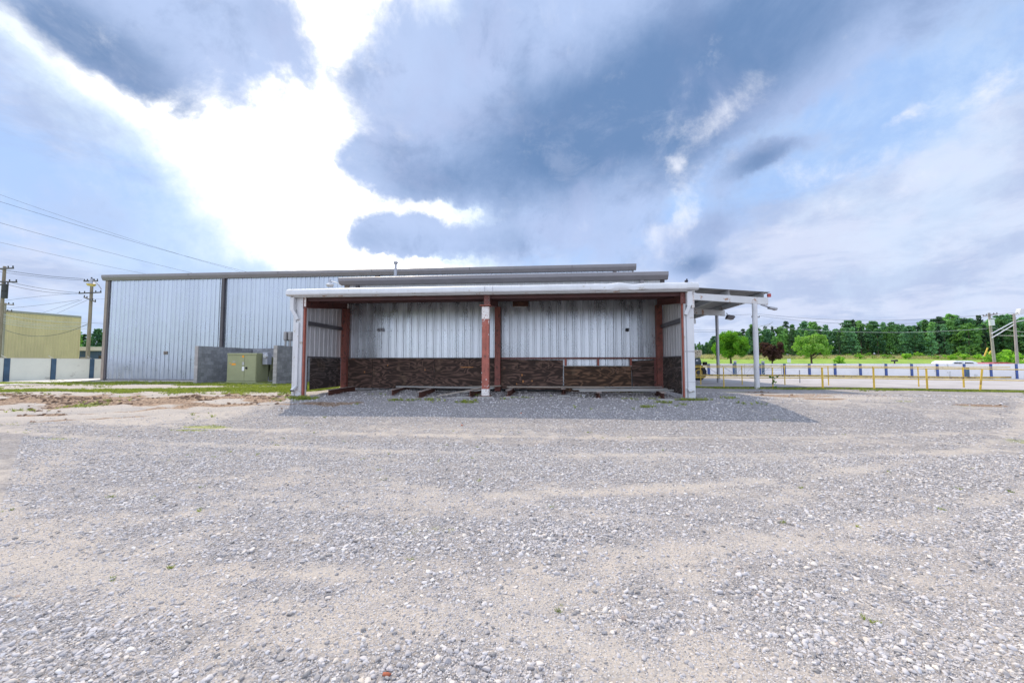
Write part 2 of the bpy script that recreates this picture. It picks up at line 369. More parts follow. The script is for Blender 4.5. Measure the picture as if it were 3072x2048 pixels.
class MB:
    def __init__(s): s.v = []; s.f = []
    def add(s, vs, fs):
        k = len(s.v); s.v += [tuple(p) for p in vs]; s.f += [tuple(i + k for i in q) for q in fs]; return s
    def box(s, x0, x1, y0, y1, z0, z1):
        return s.add([(x0, y0, z0), (x1, y0, z0), (x1, y1, z0), (x0, y1, z0), (x0, y0, z1), (x1, y0, z1), (x1, y1, z1), (x0, y1, z1)],
                     [(0, 3, 2, 1), (4, 5, 6, 7), (0, 1, 5, 4), (1, 2, 6, 5), (2, 3, 7, 6), (3, 0, 4, 7)])
    def bar(s, a, b, w, h, up=(0, 0, 1)):
        a, b = Vector(a), Vector(b); d = (b - a).normalized(); u = Vector(up)
        r = d.cross(u)
        if r.length < 1e-4: r = d.cross(Vector((0, 1, 0)))
        r.normalize(); u = r.cross(d).normalized()
        q = [r * w / 2 * i + u * h / 2 * j for i, j in ((-1, -1), (1, -1), (1, 1), (-1, 1))]
        return s.add([a + k for k in q] + [b + k for k in q], [(3, 2, 1, 0), (4, 5, 6, 7), (0, 1, 5, 4), (1, 2, 6, 5), (2, 3, 7, 6), (3, 0, 4, 7)])
    def tube(s, pts, r, n=8, r2=None, cap=True):
        pts = [Vector(p) for p in pts]; rings = []
        m = len(pts)
        for i, p in enumerate(pts):
            d = (pts[min(i + 1, m - 1)] - pts[max(i - 1, 0)]).normalized()
            a = d.cross(Vector((0, 0, 1)))
            if a.length < 1e-3: a = d.cross(Vector((0, 1, 0)))
            a.normalize(); b = a.cross(d)
            rr = r if r2 is None else r + (r2 - r) * i / (m - 1)
            rings.append([p + (a * math.cos(2 * math.pi * k / n) + b * math.sin(2 * math.pi * k / n)) * rr for k in range(n)])
        vs = [q for ring in rings for q in ring]; fs = []
        for i in range(m - 1):
            for k in range(n):
                fs.append((i * n + k, i * n + (k + 1) % n, (i + 1) * n + (k + 1) % n, (i + 1) * n + k))
        if cap: fs += [tuple(range(n - 1, -1, -1)), tuple((m - 1) * n + k for k in range(n))]
        return s.add(vs, fs)
    def prism(s, prof, axis, a, b):
        """closed 2D profile swept along an axis from a to b; profile in the two other axes in order"""
        n = len(prof)
        def P(u, v, w): return {'x': (w, u, v), 'y': (u, w, v), 'z': (u, v, w)}[axis]
        vs = [P(u, v, a) for u, v in prof] + [P(u, v, b) for u, v in prof]
        fs = [(i, (i + 1) % n, n + (i + 1) % n, n + i) for i in range(n)] + [tuple(range(n - 1, -1, -1)), tuple(range(n, 2 * n))]
        return s.add(vs, fs)
    def sheet(s, pts): return s.add(pts, [tuple(range(len(pts)))])
    def mesh(s, name, m=None):
        me = bpy.data.meshes.new(name); me.from_pydata(s.v, [], s.f)
        bm = bmesh.new(); bm.from_mesh(me); bmesh.ops.recalc_face_normals(bm, faces=bm.faces); bm.to_mesh(me); bm.free()
        if m: me.materials.append(m)
        return me
    def build(s, name, m, parent=None, smooth=False, bevel=0.0):
        me = s.mesh(name, m)
        o = bpy.data.objects.new(name, me); COL.objects.link(o)
        if parent is not None: o.parent = parent
        if smooth:
            for p in me.polygons: p.use_smooth = True
            try: me.set_sharp_from_angle(angle=math.radians(40))
            except Exception: pass
        if bevel:
            md = o.modifiers.new('bevel', 'BEVEL'); md.width = bevel; md.segments = 2; md.limit_method = 'ANGLE'; md.angle_limit = math.radians(40)
        return o
def inst(me, name, loc, parent=None, rot=(0, 0, 0), scale=(1, 1, 1)):
    o = bpy.data.objects.new(name, me); COL.objects.link(o); o.location = loc; o.rotation_euler = rot; o.scale = scale
    if parent is not None: o.parent = parent
    return o
def structure(o): o['kind'] = 'structure'; return o
def copy_tree(o, parent=None):
    c = o.copy(); COL.objects.link(c); c.parent = parent
    for ch in list(o.children): copy_tree(ch, c)
    return c

# ------------------------------------------------------------------ numpy noise
_tab = rng.random((512, 512))
def vnoise(x, y):
    xi = np.floor(x).astype(int); yi = np.floor(y).astype(int); fx = x - xi; fy = y - yi
    fx = fx * fx * (3 - 2 * fx); fy = fy * fy * (3 - 2 * fy)
    g = lambda a, b: _tab[a % 512, b % 512]
    return (g(xi, yi) * (1 - fx) + g(xi + 1, yi) * fx) * (1 - fy) + (g(xi, yi + 1) * (1 - fx) + g(xi + 1, yi + 1) * fx) * fy
def fbm(x, y, o=4, s=0.0):
    x = np.asarray(x, float) + 100 + s; y = np.asarray(y, float) + 200 + s * 1.7; a = 0; k = 1.0; t = 0
    for i in range(o): a = a + k * vnoise(x, y); t += k; k *= .5; x = x * 2.03 + 17; y = y * 2.03 + 9
    return a / t
def sst(x, a, b):
    t = np.clip((np.asarray(x, float) - a) / (b - a), 0, 1); return t * t * (3 - 2 * t)

# ------------------------------------------------------------------ ground
def fence_s(x, y): return (y - 37.9 - .0875 * x) * .996      # distance past the line of the far white wall
LOT_Y0 = 20.75
def lot_z(x, y): return -.06 - .34 * np.clip((np.asarray(x, float) - 14) / 28, 0, 1)
def ruts(x, y):
    # wheel ruts that cross the left yard, running a little away from the camera towards the right
    w = y - .087 * x - .22 * (x + 12) + .5 * (fbm(x * .25, y * .1, 2, 5) - .5)
    r = 0
    for c in (12.4, 13.3, 14.4, 11.3, 10.4):
        r = r + np.exp(-((w - c) / .17) ** 2)
    return r * sst(-x, 6.5, 9.5) * (1 - sst(y - .087 * x, 14.4, 15.2))
def gz_(x, y):
    x = np.asarray(x, float); y = np.asarray(y, float)
    z = -.34 * (1 - sst(y, 8.6, 12.5))
    z = z - .13 * sst(x, 5.5, 8.5) * sst(y, 13.5, 18)
    z = z - .34 * np.clip((x - 14) / 28, 0, 1) * sst(y, 12, 20)
    mid = sst(y, LOT_Y0 + .03, LOT_Y0 + .12) * sst(x, 4.9, 5.0) * (1 - sst(fence_s(x, y), .05, .1))
    z = z - .25 * mid
    s = fence_s(x, y); w = sst(x, -10, 4)
    hill = -.75 * sst(s, 0.1, 2.2) + 4.35 * np.clip((s - 9) / 66, 0, 1) + .5 * sst(s, 60, 120)
    z = z + np.where(s > 0, hill, 0) * w
    near = (1 - sst(y, 18, 26))
    z = z + near * (.035 * (fbm(x * .6, y * .8, 3, 3) - .5) + .012 * (fbm(x * 5, y * 5, 3, 8) - .5))
    z = z + w * sst(s, 12, 40) * 1.0 * (fbm(x * .03, y * .03, 3, 2) - .5)
    z = z - .07 * ruts(x, y)
    md = sst(-x, 6.5, 9.0) * sst(y - .087 * x, 9.6, 10.8) * (1 - sst(y - .087 * x, 14.2, 15.0))
    z = z + md * .10 * (fbm(x * 1.6, y * 3.0, 4, 21) - .45)
    hump = np.exp(-((x + 5.6) / 1.1) ** 2 - ((y - 14.4) / .9) ** 2) * .13     # heap of gravel pushed into the shed
    z = z + hump
    return z
def patches(x, y):
    """how thickly loose stone covers the packed fines"""
    n = .58 * fbm(x * .45 + .8 * fbm(x * .8, y * 1.4, 2, 44), y * 1.25, 4, 40) + .42 * fbm(x * 2.1, y * 4.2, 4, 48)
    fl = .26 + .22 * sst(y, 3, 6)
    p = fl + (.90 - fl) * sst(n, .30, .74)
    for a_, b_, c_ in ((3.0, .22, .03), (4.5, .20, .03), (6.4, .03, .012), (7.9, .03, .012), (2.1, -.12, .0)):     # faint wheel tracks
        p = p * (1 - .42 * np.exp(-((y - a_ - b_ * x - c_ * x * x) / .16) ** 2))
    left = sst(-x, 5.5, 8.5) * sst(y - .087 * x, 9.2, 10.8)
    p = p * (1 - .8 * left)
    p = p * (1 - .6 * np.exp(-((x - 9.0) / 2.6) ** 2 - ((y - 14.5) / 2.6) ** 2))
    p = np.maximum(p, sst(x - .9 * y + .6, .3, 1.6) * (1 - sst(y, 3.5, 6)))       # thick spread at the lower right
    p = np.maximum(p, .9 * np.exp(-((x + .45) / .75) ** 2 - ((y - 1.75) / .5) ** 2))
    p = np.maximum(p, (.55 + .4 * fbm(x * 1.3, y * 2, 3, 49)) * sst(y, 8.8, 9.6) * (1 - sst(y, 15, 16)) * sst(x, -9.5, -7) * (1 - sst(x, 6, 9)))
    return p
def grassmask(x, y):
    n = fbm(x * .9, y * 1.2, 4, 70)
    g = 0
    L = sst(-x, 8.6, 9.4)
    g = np.maximum(g, L * np.exp(-((y - .087 * x - 21.6) / 1.0) ** 2))
    wdt = .8 + 1.2 * sst(x, -19, -12)
    wob = .9 * (fbm(x * .35, y * 0 + 3, 3, 71) - .5)
    g = np.maximum(g, L * np.exp(-((y - .087 * x - 15.9 - wob - .6 * sst(x, -19, -12)) / wdt) ** 2) * 1.1)
    g = np.maximum(g, .95 * sst(x, -18.6, -17.6) * L * sst(y, 17.6, 18.4) * (1 - sst(y, 19.2, 19.5)))
    for px, py, rx, ry, a in ((620, 1248, .9, .28, .9), (560, 1256, .8, .2, .8), (690, 1232, .7, .3, .6), (170, 1277, 1.6, .16, .7), (330, 1270, .8, .15, .6), (30, 1283, .7, .12, .7), (250, 1210, .6, .35, .6),
                              (915, 1203, .42, .13, 1.3), (2075, 1210, .50, .16, 1.3), (1870, 1184, .8, .2, .7), (1590, 1203, .5, .14, .65), (1390, 1212, .3, .1, .6), (1190, 1208, .5, .12, .5), (1990, 1215, .22, .1, .8), (1940, 1222, .2, .1, .7), (1960, 1206, .15, .08, .8), (900, 1240, .6, .1, .4), (2190, 1175, 1.5, .25, .5)):
        q = on_z(px, py, -.1); g = np.maximum(g, a * np.exp(-((x - q.x) / rx) ** 2 - ((y - q.y) / ry) ** 2))
    g = np.maximum(g, sst(x, 6.0, 7.5) * np.exp(-((y - 20.25) / .5) ** 2) * (y < 20.72) * (.75 + .5 * fbm(x * .4, y, 2, 73)))
    return sst(g * 1.15 + (n - .5) * 1.8, .28, .90) * (x < 60)
def mudmask(x, y):
    n = fbm(x * .7, y * 2.2, 4, 90)
    m = sst(-x, 6.8, 9.5) * np.exp(-((y - .087 * x - 12.7) / 1.6) ** 2) * .95 * (.45 + 1.0 * fbm(x * .3, y * 1.1, 3, 95))
    m = np.maximum(m, .75 * ruts(x, y))
    m = np.maximum(m, .8 * np.exp(-((x + 6.9) / 1.6) ** 2 - ((y - 11.2 - .1 * (x + 7)) / .45) ** 2))
    for px, py, rx, ry, a in ((2360, 1205, 1.1, .5, .9), (2270, 1185, .9, .55, .75), (2460, 1218, .9, .35, .9), (2640, 1205, .8, .15, .7), (2500, 1196, 1.0, .3, .8), (2800, 1268, 1.2, .14, .6), (2950, 1240, 1.0, .15, .5)):
        q = on_z(px, py, -.25); m = np.maximum(m, a * np.exp(-((x - q.x) / (rx * 1.2)) ** 2 - ((y - q.y) / (ry * 2.2)) ** 2))
    return sst(m + (n - .5) * 1.3, .42, .75)

def lines(segs):
    out = []
    for a, b, st in segs: out += list(np.arange(a, b, st))
    return np.array(out + [segs[-1][1]])
xl = lines([(-6, 6, .06)])
xl = np.concatenate([-lines([(60, 400, 10), (400, 3000, 260)])[::-1], lines([(-60 + 1e-3, -34, .9), (-34, -6, .17)])[:-1], xl, lines([(6 + .1, 18, .15), (18, 60, .5)]), lines([(65, 400, 8), (400, 3000, 260)])])
yl = np.concatenate([-lines([(12, 60, 8), (60, 1500, 240)])[::-1], lines([(-11, .6, .5)])[:-1], lines([(.6, 6.5, .045), (6.5, 14, .075), (14, 20.6, .11)])[:-1], lines([(20.6, 21.0, .04), (21, 26, .2), (26, 60, .7), (60, 150, 1.6), (150, 400, 14), (400, 3500, 280)])])
GX, GY = np.meshgrid(xl, yl); nx, ny = len(xl), len(yl)
GZ = gz_(GX, GY)
gv = np.stack([GX, GY, GZ], -1).reshape(-1, 3)
ii = np.arange(ny - 1)[:, None] * nx + np.arange(nx - 1)[None, :]
gf = np.stack([ii, ii + 1, ii + nx + 1, ii + nx], -1).reshape(-1, 4)
gme = bpy.data.meshes.new('ground')
gme.vertices.add(len(gv)); gme.vertices.foreach_set('co', gv.ravel())
gme.loops.add(gf.size); gme.loops.foreach_set('vertex_index', gf.ravel().astype(np.int32))
gme.polygons.add(len(gf)); gme.polygons.foreach_set('loop_start', np.arange(0, gf.size, 4, dtype=np.int32))
gme.update(calc_edges=True); gme.validate()
gme.polygons.foreach_set('use_smooth', np.ones(len(gf), bool))
def gattr(name, a):
    at_ = gme.attributes.new(name, 'FLOAT', 'POINT'); at_.data.foreach_set('value', np.ascontiguousarray(a.ravel(), dtype=np.float32))
S_ = fence_s(GX, GY)
far = sst(S_, 1.0, 3.0)
gattr('gravel', patches(GX, GY) * (1 - far))
gattr('grassy', grassmask(GX, GY))
gattr('mud', mudmask(GX, GY))
gattr('meadow', far + (GX < -33) * 1.0)
tanm = sst(S_ + 9 * (fbm(GX * .05, GY * .05, 3, 12) - .5) - 20 * sst(-GX, -40, -22), 58, 66)
gattr('tan', tanm)

gm = bpy.data.materials.new('gravel_yard_surface'); gm.use_nodes = True
t = NT(gm.node_tree); b = gm.node_tree.nodes['Principled BSDF']
o = t.n('ShaderNodeTexCoord').outputs['Object']
def A(nm): 
    a = t.n('ShaderNodeAttribute'); a.attribute_name = nm; return a.outputs['Fac']
fine = t.noise(o, 60, 6, .7); med = t.noise(o, 9, 6, .6); big = t.noise(o, .8, 5, .6)
sand = t.mix(t.ss(fine, .3, .7), (.30, .262, .228), (.52, .46, .405))
sand = t.mix(t.ss(big, .35, .65, 0, .5), sand, (.42, .38, .34))
def vor(scale, off):
    v = t.n('ShaderNodeTexVoronoi'); t.put(v.inputs['Vector'], t.vec('ADD', t.vec('ADD', o, off), t.vec('SCALE', t.noise(o, 40, 2, col=True), scale=.01))); v.inputs['Scale'].default_value = scale
    v.inputs['Randomness'].default_value = 1
    return v
va = vor(38, (0, 0, 0)); vb = vor(75, (3, 1, 0)); vc = vor(17, (1, 5, 0))
def stonecol(v, sh=1.0):
    sp = t.n('ShaderNodeSeparateColor'); t.put(sp.inputs[0], v.outputs['Color'])
    c = t.ramp(sp.outputs[0], [(0, (.20, .195, .20)), (.35, (.37, .345, .345)), (.75, (.51, .48, .48)), (1, (.72, .68, .67))])
    return t.mix(t.ss(v.outputs['Distance'], .32, .62), c, (.22, .20, .19))
st = t.mix(.5, stonecol(va), stonecol(vb))
st = t.mix(.35, st, stonecol(vc))
gmask = t.ss(t.math('ADD', A('gravel'), t.math('MULTIPLY', t.math('SUBTRACT', t.noise(o, 3.5, 6, .7), .5), 1.3)), .2, .75)
# scattered grit shows even on the packed fines
grit = t.ss(t.math('MULTIPLY', t.ss(vb.outputs['Distance'], .2, .5, 1, 0), t.ss(med, .45, .65)), .3, .6, 0, .6)
sand = t.mix(grit, sand, st)
c = t.mix(gmask, sand, st)
soil = t.mix(t.ss(t.noise(o, 14, 6, .7), .35, .65), (.13, .08, .05), (.40, .28, .19))
dampm = t.ss(t.math('ADD', A('mud'), t.math('MULTIPLY', t.math('SUBTRACT', t.noise(o, 4, 6, .7), .5), .9)), .35, .8, 0, .92)
c = t.mix(dampm, c, soil)
gr = t.mix(t.ss(t.noise(o, 7, 6, .7), .35, .65), (.17, .20, .06), (.38, .38, .15))
gmk = t.ss(t.math('ADD', A('grassy'), t.math('MULTIPLY', t.math('SUBTRACT', t.noise(o, 9, 6, .75), .5), 1.5)), .35, .85, 0, .9)
c = t.mix(gmk, c, gr)
lawn = t.mix(t.ss(t.noise(o, .35, 6, .65), .35, .65), (.15, .26, .04), (.29, .39, .08))
tn = t.mix(t.ss(t.noise(o, .6, 6, .7), .35, .65), (.26, .31, .12), (.62, .50, .43))
mead = t.mix(A('tan'), lawn, tn)
c = t.mix(A('meadow'), c, mead)
t.put(b.inputs['Base Color'], c)
b.inputs['Roughness'].default_value = .95; b.inputs['Specular IOR Level'].default_value = .15
hh = t.math('MULTIPLY', t.ss(va.outputs['Distance'], 0, .6, 1, 0), t.math('MULTIPLY_ADD', gmask, .8, .2))
hh = t.math('ADD', hh, t.math('MULTIPLY', t.ss(vc.outputs['Distance'], 0, .55, 1, 0), t.math('MULTIPLY', gmask, .9)))
hh = t.math('ADD', hh, t.math('MULTIPLY', med, 1.6)); hh = t.math('ADD', hh, t.math('MULTIPLY', fine, .25))
bp = t.n('ShaderNodeBump'); bp.inputs['Distance'].default_value = .020; bp.inputs['Strength'].default_value = .9
t.put(bp.inputs['Height'], hh); gm.node_tree.links.new(bp.outputs[0], b.inputs['Normal'])
gme.materials.append(gm)
ground = structure(inst(gme, 'ground', (0, 0, 0)))

# paved lot behind the railings, drawn as a slab with a dark edge
lm = bpy.data.materials.new('paved_lot_surface'); lm.use_nodes = True
t = NT(lm.node_tree); b = lm.node_tree.nodes['Principled BSDF']
o = t.n('ShaderNodeTexCoord').outputs['Object']
c = t.mix(t.ss(t.noise(o, .5, 6, .65), .3, .7), (.32, .295, .285), (.44, .41, .40))
c = t.mix(t.ss(t.noise(o, 12, 6, .7), .5, .75, 0, .4), c, (.27, .25, .25))
ms = t.n('ShaderNodeMapping'); ms.inputs['Scale'].default_value = (.08, 1.6, 1); t.put(ms.inputs[0], o)
c = t.mix(t.ss(t.noise(ms.outputs[0], 1, 4, .6), .5, .7, 0, .4), c, (.33, .31, .31))
t.put(b.inputs['Base Color'], c); b.inputs['Roughness'].default_value = .9
lot_x = [5.0, 8, 11, 14, 18, 22, 26, 30, 36, 42, 60]
mb = MB()
for x0, x1 in zip(lot_x[:-1], lot_x[1:]):
    za, zb = float(lot_z(x0, 0)), float(lot_z(x1, 0)); ya, yb = 37.9 + .0875 * x0 + .3, 37.9 + .0875 * x1 + .3
    mb.sheet([(x0, LOT_Y0, za), (x1, LOT_Y0, zb), (x1, yb, zb), (x0, ya, za)])
structure(mb.build('paved_lot', lm))
mb = MB()
for x0, x1 in zip(lot_x[:-1], lot_x[1:]):
    za, zb = float(lot_z(x0, 0)) + .006, float(lot_z(x1, 0)) + .006
    mb.add([(x0, LOT_Y0 - .16, za), (x1, LOT_Y0 - .16, zb), (x1, LOT_Y0 + .02, zb), (x0, LOT_Y0 + .02, za), (x0, LOT_Y0 - .16, za - .5), (x1, LOT_Y0 - .16, zb - .5)],
           [(0, 1, 2, 3), (4, 5, 1, 0)])
structure(mb.build('kerb', M['concrete_dark']))  # shade on the kerb face is put into its dark colour
q = [on_z(-260, 1172), on_z(0, 1158), on_z(150, 1149), on_z(300, 1141), on_z(330, 1133.5), on_z(150, 1138), on_z(0, 1147), on_z(-260, 1161)]
mb = MB().sheet([(p.x, p.y, .030) for p in q]); path = structure(mb.build('concrete_path', mat('pale_path_concrete', (.55, .52, .49), .9, 0, .1, 1.2, .004, 20)))
mb = MB(); pts = []
for x in np.arange(-10, 130, 5.0):
    s0 = 37.9 + .0875 * x; pts.append(((x, s0 + 2.6), (x, s0 + 8.6)))
for (a, b_), (c_, d_) in zip(pts[:-1], pts[1:]):
    f = lambda p: (p[0], p[1], float(gz_(p[0], p[1])) + .05)
    mb.sheet([f(a), f(c_), f(d_), f(b_)])
structure(mb.build('road', mat('asphalt', (.07, .07, .072), .9, 0, .15, 1)))

# ------------------------------------------------------------------ cladding panels
def clad_mesh(name, w, h, m, ribs=3, depth=.034, double=False, waves=0):
    prof = []; sp = w / ribs
    for k in range(ribs):
        c = (k + .5) * sp
        prof += [(c - .045, 0), (c - .022, -depth), (c + .022, -depth), (c + .045, 0)]
        if double: prof += [(c + .075, 0), (c + .083, -.012), (c + .098, -.012), (c + .106, 0)]
    prof = [(0, 0)] + prof + [(w, 0)]
    mb = MB(); n = len(prof)
    vs = [(x, y, 0) for x, y in prof] + [(x, y, h) for x, y in prof]
    mb.add(vs, [(i, i + 1, n + i + 1, n + i) for i in range(n - 1)])
    me = bpy.data.meshes.new(name); me.from_pydata(mb.v, [], mb.f); me.materials.append(m)
    me.update(); return me
def clad_wall(parent, x0, x1, y, z0, z1, m, w=.914, name='wall_panel', jitter=0.0, **kw):
    n = max(1, round((x1 - x0) / w)); w = (x1 - x0) / n
    me = clad_mesh(name, w - .004, z1 - z0, m, **kw)
    for k in range(n):
        inst(me, name, (x0 + k * w, y + random.uniform(-jitter, jitter), z0), parent)
def clad_wall_y(parent, x, y0, y1, z0, z1, m, side=1, w=.914, name='wall_panel', **kw):
    """wall along y; ribs stand out on the +x side when side=1"""
    n = max(1, round((y1 - y0) / w)); w = (y1 - y0) / n
    me = clad_mesh(name, w - .004, z1 - z0, m, **kw)
    for k in range(n):
        if side > 0: inst(me, name, (x, y0 + k * w, z0), parent, (0, 0, math.radians(90)))
        else: inst(me, name, (x, y0 + (k + 1) * w, z0), parent, (0, 0, math.radians(-90)))

# ------------------------------------------------------------------ warehouse
WH_Y, WX0, WX1, WZ = 23.6, -28.9, 5.1, 6.85
wh = thing('warehouse', 'long tall warehouse clad in pale blue grey ribbed metal with a grey brown gutter', 'warehouse', (0, 0, 0))
clad_wall(wh, WX0 + .3, WX1 - .1, WH_Y, .06, WZ - .3, M['galv'])
MB().box(WX0 + .02, WX1, WH_Y + .06, WH_Y + .2, 0, WZ - .1).build('backing_wall', M['steel'], wh)
MB().box(WX0, WX0 + .2, WH_Y + .1, 46, 0, WZ - .1).build('end_wall', M['galv'], wh)
MB().box(WX1 - .2, WX1, WH_Y + .1, 46, 0, WZ - .1).build('end_wall', M['galv'], wh)
def gutter(x0, x1, y, z0, z1, d=.2):
    h = z1 - z0
    return MB().prism([(y, z0), (y - d * .55, z0), (y - d, z0 + h * .55), (y - d, z1), (y - d * .9, z1 + .015), (y - d * .82, z1), (y, z1)], 'x', x0, x1)
gutter(WX0 - .15, WX1 + .1, WH_Y - .01, WZ - .34, WZ, .22).build('gutter', M['trim'], wh)
MB().prism([(WH_Y - .05, WZ), (WH_Y - .05, WZ + .03), (46.2, WZ + .55), (46.2, WZ + .5)], 'x', WX0 - .1, WX1 + .1).build('roof', M['deck'], wh)
MB().box(WX0 - .02, WX0 + .17, WH_Y - .06, WH_Y + .05, 0, WZ - .34).build('corner_trim', M['tan_trim'], wh)
MB().box(WX0 + .18, WX0 + .31, WH_Y - .05, WH_Y + .04, 0, WZ - .34).build('corner_trim', M['trim_dark'], wh)
for x in np.arange(WX0 + 6.0, WX1, 6.1): MB().box(x - .012, x + .012, WH_Y - .236, WH_Y - .232, WZ - .16, WZ + .003).build('gutter_seam', M['trim_dark'], wh)
for px in (671, 1132, 1845):
    x = on_y(px, 830, WH_Y - .1).x
    z0 = .1 if px > 700 else 1.98
    d = MB().box(x - .09, x + .09, WH_Y - .14, WH_Y - .04, z0, WZ - .34).build('downspout', M['trim_dark'], wh)
    for zz in (2.6, 4.6): MB().box(x - .11, x + .11, WH_Y - .15, WH_Y - .035, zz, zz + .04).build('strap', M['trim_dark'], d)
p = on_y(496, 1058, WH_Y - .06)
pl = MB().box(p.x - .12, p.x + .12, WH_Y - .07, WH_Y - .035, p.z - .1, p.z + .1).build('vent_cover', M['tan_trim'], wh)
for k in range(3): MB().box(p.x - .09, p.x + .09, WH_Y - .082, WH_Y - .072, p.z - .07 + .05 * k, p.z - .05 + .05 * k).build('slat', M['dark_steel'], pl)
# conduits
cg = 'conduit risers on the warehouse wall'
for px, lb in ((857, 'left of two tan conduit risers with elbow boxes above the block wall'), (871, 'right of two tan conduit risers with elbow boxes, nearest the white shed post')):
    p = on_y(px, 1010, WH_Y - .2)
    th = thing('conduit_riser', lb, 'conduit', (p.x, WH_Y - .2, 0), cg)
    MB().tube([(0, 0, .042), (0, 0, 2.5)], .055, 10).build('pipe', M['conduit'], th, True)
    MB().box(-.10, .10, -.09, .16, 2.5, 3.05).build('elbow_box', M['conduit'], th, bevel=.04)
    MB().box(-.075, .075, -.11, -.092, 2.56, 2.98).build('cover_plate', M['conduit'], th, bevel=.01)
# ------------------------------------------------------------------ lower building behind the shed
AY, AX0, AX1, AZ = 16.35, -8.72, 4.72, 4.72
an = thing('low_building', 'lower white walled building behind the shed with a thick grey brown gutter', 'building', (0, 0, 0))
clad_wall(an, AX0 + .25, AX1 - .15, AY, 0, AZ - .28, M['white_wall'], depth=.02)
MB().box(AX0 + .12, AX1 - .05, AY + .05, AY + .15, 0, AZ - .1).build('backing_wall', M['white_wall'], an)
clad_wall_y(an, AX1 - .05, AY + .1, WH_Y - .2, 0, AZ - .1, M['white_wall'], 1)
clad_wall_y(an, AX0 + .12, AY + .1, WH_Y - .2, 0, AZ - .1, M['white_wall'], -1)
MB().box(AX0 + .05, AX0 + .24, AY - .05, AY + .08, 0, AZ - .28).build('corner_trim', M['tan_trim'], an)
MB().box(AX1 - .14, AX1, AY - .05, AY + .08, 0, AZ - .28).build('corner_trim', M['trim_dark'], an)
gutter(AX0 - .12, AX1 + .1, AY - .02, AZ - .29, AZ, .24).build('gutter', M['trim'], an)
MB().prism([(AY - .05, AZ), (AY - .05, AZ + .03), (WH_Y - .07, AZ + .5), (WH_Y - .07, AZ + .4)], 'x', AX0 - .05, AX1 + .05).build('roof', M['deck'], an)
x = on_y(1072, 860, AY - .1).x
MB().box(x - .07, x + .07, AY - .13, AY - .04, .1, AZ - .29).build('downspout', M['trim_dark'], an)
x = on_y(1926, 850, AY - .1).x
MB().box(x - .07, x + .07, AY - .13, AY - .04, .1, AZ - .29).build('downspout', M['trim'], an)
p = on_y(1187, 785, 17.2)
vp = MB().tube([(p.x, 17.2, AZ + .02), (p.x, 17.2, p.z - .07)], .065, 12).build('vent_pipe', M['grey_box'], an, True)
MB().tube([(p.x, 17.2, p.z - .09), (p.x, 17.2, p.z)], .11, 12).build('cap', M['steel'], vp, True)

# ------------------------------------------------------------------ open-front shed
SX0, SX1, SYF, SYB = -8.5, 4.5, 12.8, 15.7
sh = thing('open_shed', 'open fronted storage shed with white gutter, red steel frame and dark plywood lining', 'shed', (0, 0, 0))
# back wall cladding
clad_wall(sh, -8.15, 4.33, SYB, .16, 3.74, M['galv_in'], w=.61, ribs=2, depth=.03, double=True, jitter=.004)
# gutter with rounded top, dented towards the right
gp = [(12.62, 3.33), (12.44, 3.33), (12.40, 3.37), (12.40, 3.47), (12.43, 3.53), (12.49, 3.56), (12.62, 3.57)]
xs = np.concatenate([np.linspace(-8.62, 1.2, 24), np.linspace(1.3, 4.6, 30)])
mb = MB(); rg = []
for k, x in enumerate(xs):
    dz = .030 * math.exp(-((x - 2.2) / .25) ** 2) - .022 * math.exp(-((x - 2.7) / .18) ** 2) + .004 * math.sin(x * 1.7)
    dy = .02 * math.exp(-((x - 1.9) / .3) ** 2)
    rg.append([(x, y + dy * (z > 3.45), z + dz * (z > 3.36) + (.006 * math.sin(x * 9) if x > 1.3 else 0)) for y, z in gp])
n = len(gp); vs = [v for r_ in rg for v in r_]
mb.add(vs, [(i * n + k, i * n + (k + 1) % n, (i + 1) * n + (k + 1) % n, (i + 1) * n + k) for i in range(len(xs) - 1) for k in range(n)] + [tuple(range(n)), tuple((len(xs) - 1) * n + k for k in range(n))])
gt = mb.build('gutter', M['white_metal'], sh, True)
for px in (1454, 1478): 
    x = on_y(px, 860, 12.4).x; MB().box(x - .006, x + .006, 12.393, 12.402, 3.37, 3.53).build('joint', M['steel'], gt)
MB().box(-8.5, 4.5, 12.50, 12.66, 3.295, 3.328).build('gutter_ledge', M['white_rust'], sh)
# roof sheets
def roof_z(y): return 3.485 + (y - 12.5) * .115
nn = 14; wv_ = (4.62 + 8.62) / nn
for k in range(nn):
    x0 = -8.62 + k * wv_
    prof = [(x0, 0)]
    for j in range(3):
        c_ = x0 + (j + .5) * wv_ / 3; prof += [(c_ - .04, 0), (c_ - .02, .03), (c_ + .02, .03), (c_ + .04, 0)]
    prof += [(x0 + wv_ - .004, 0)]
    mb = MB(); q = len(prof)
    mb.add([(x, 12.45, roof_z(12.45) + z) for x, z in prof] + [(x, 16.1, roof_z(16.1) + z) for x, z in prof], [(i, i + 1, q + i + 1, q + i) for i in range(q - 1)])
    mb.build('roof_sheet', M['deck'], sh)
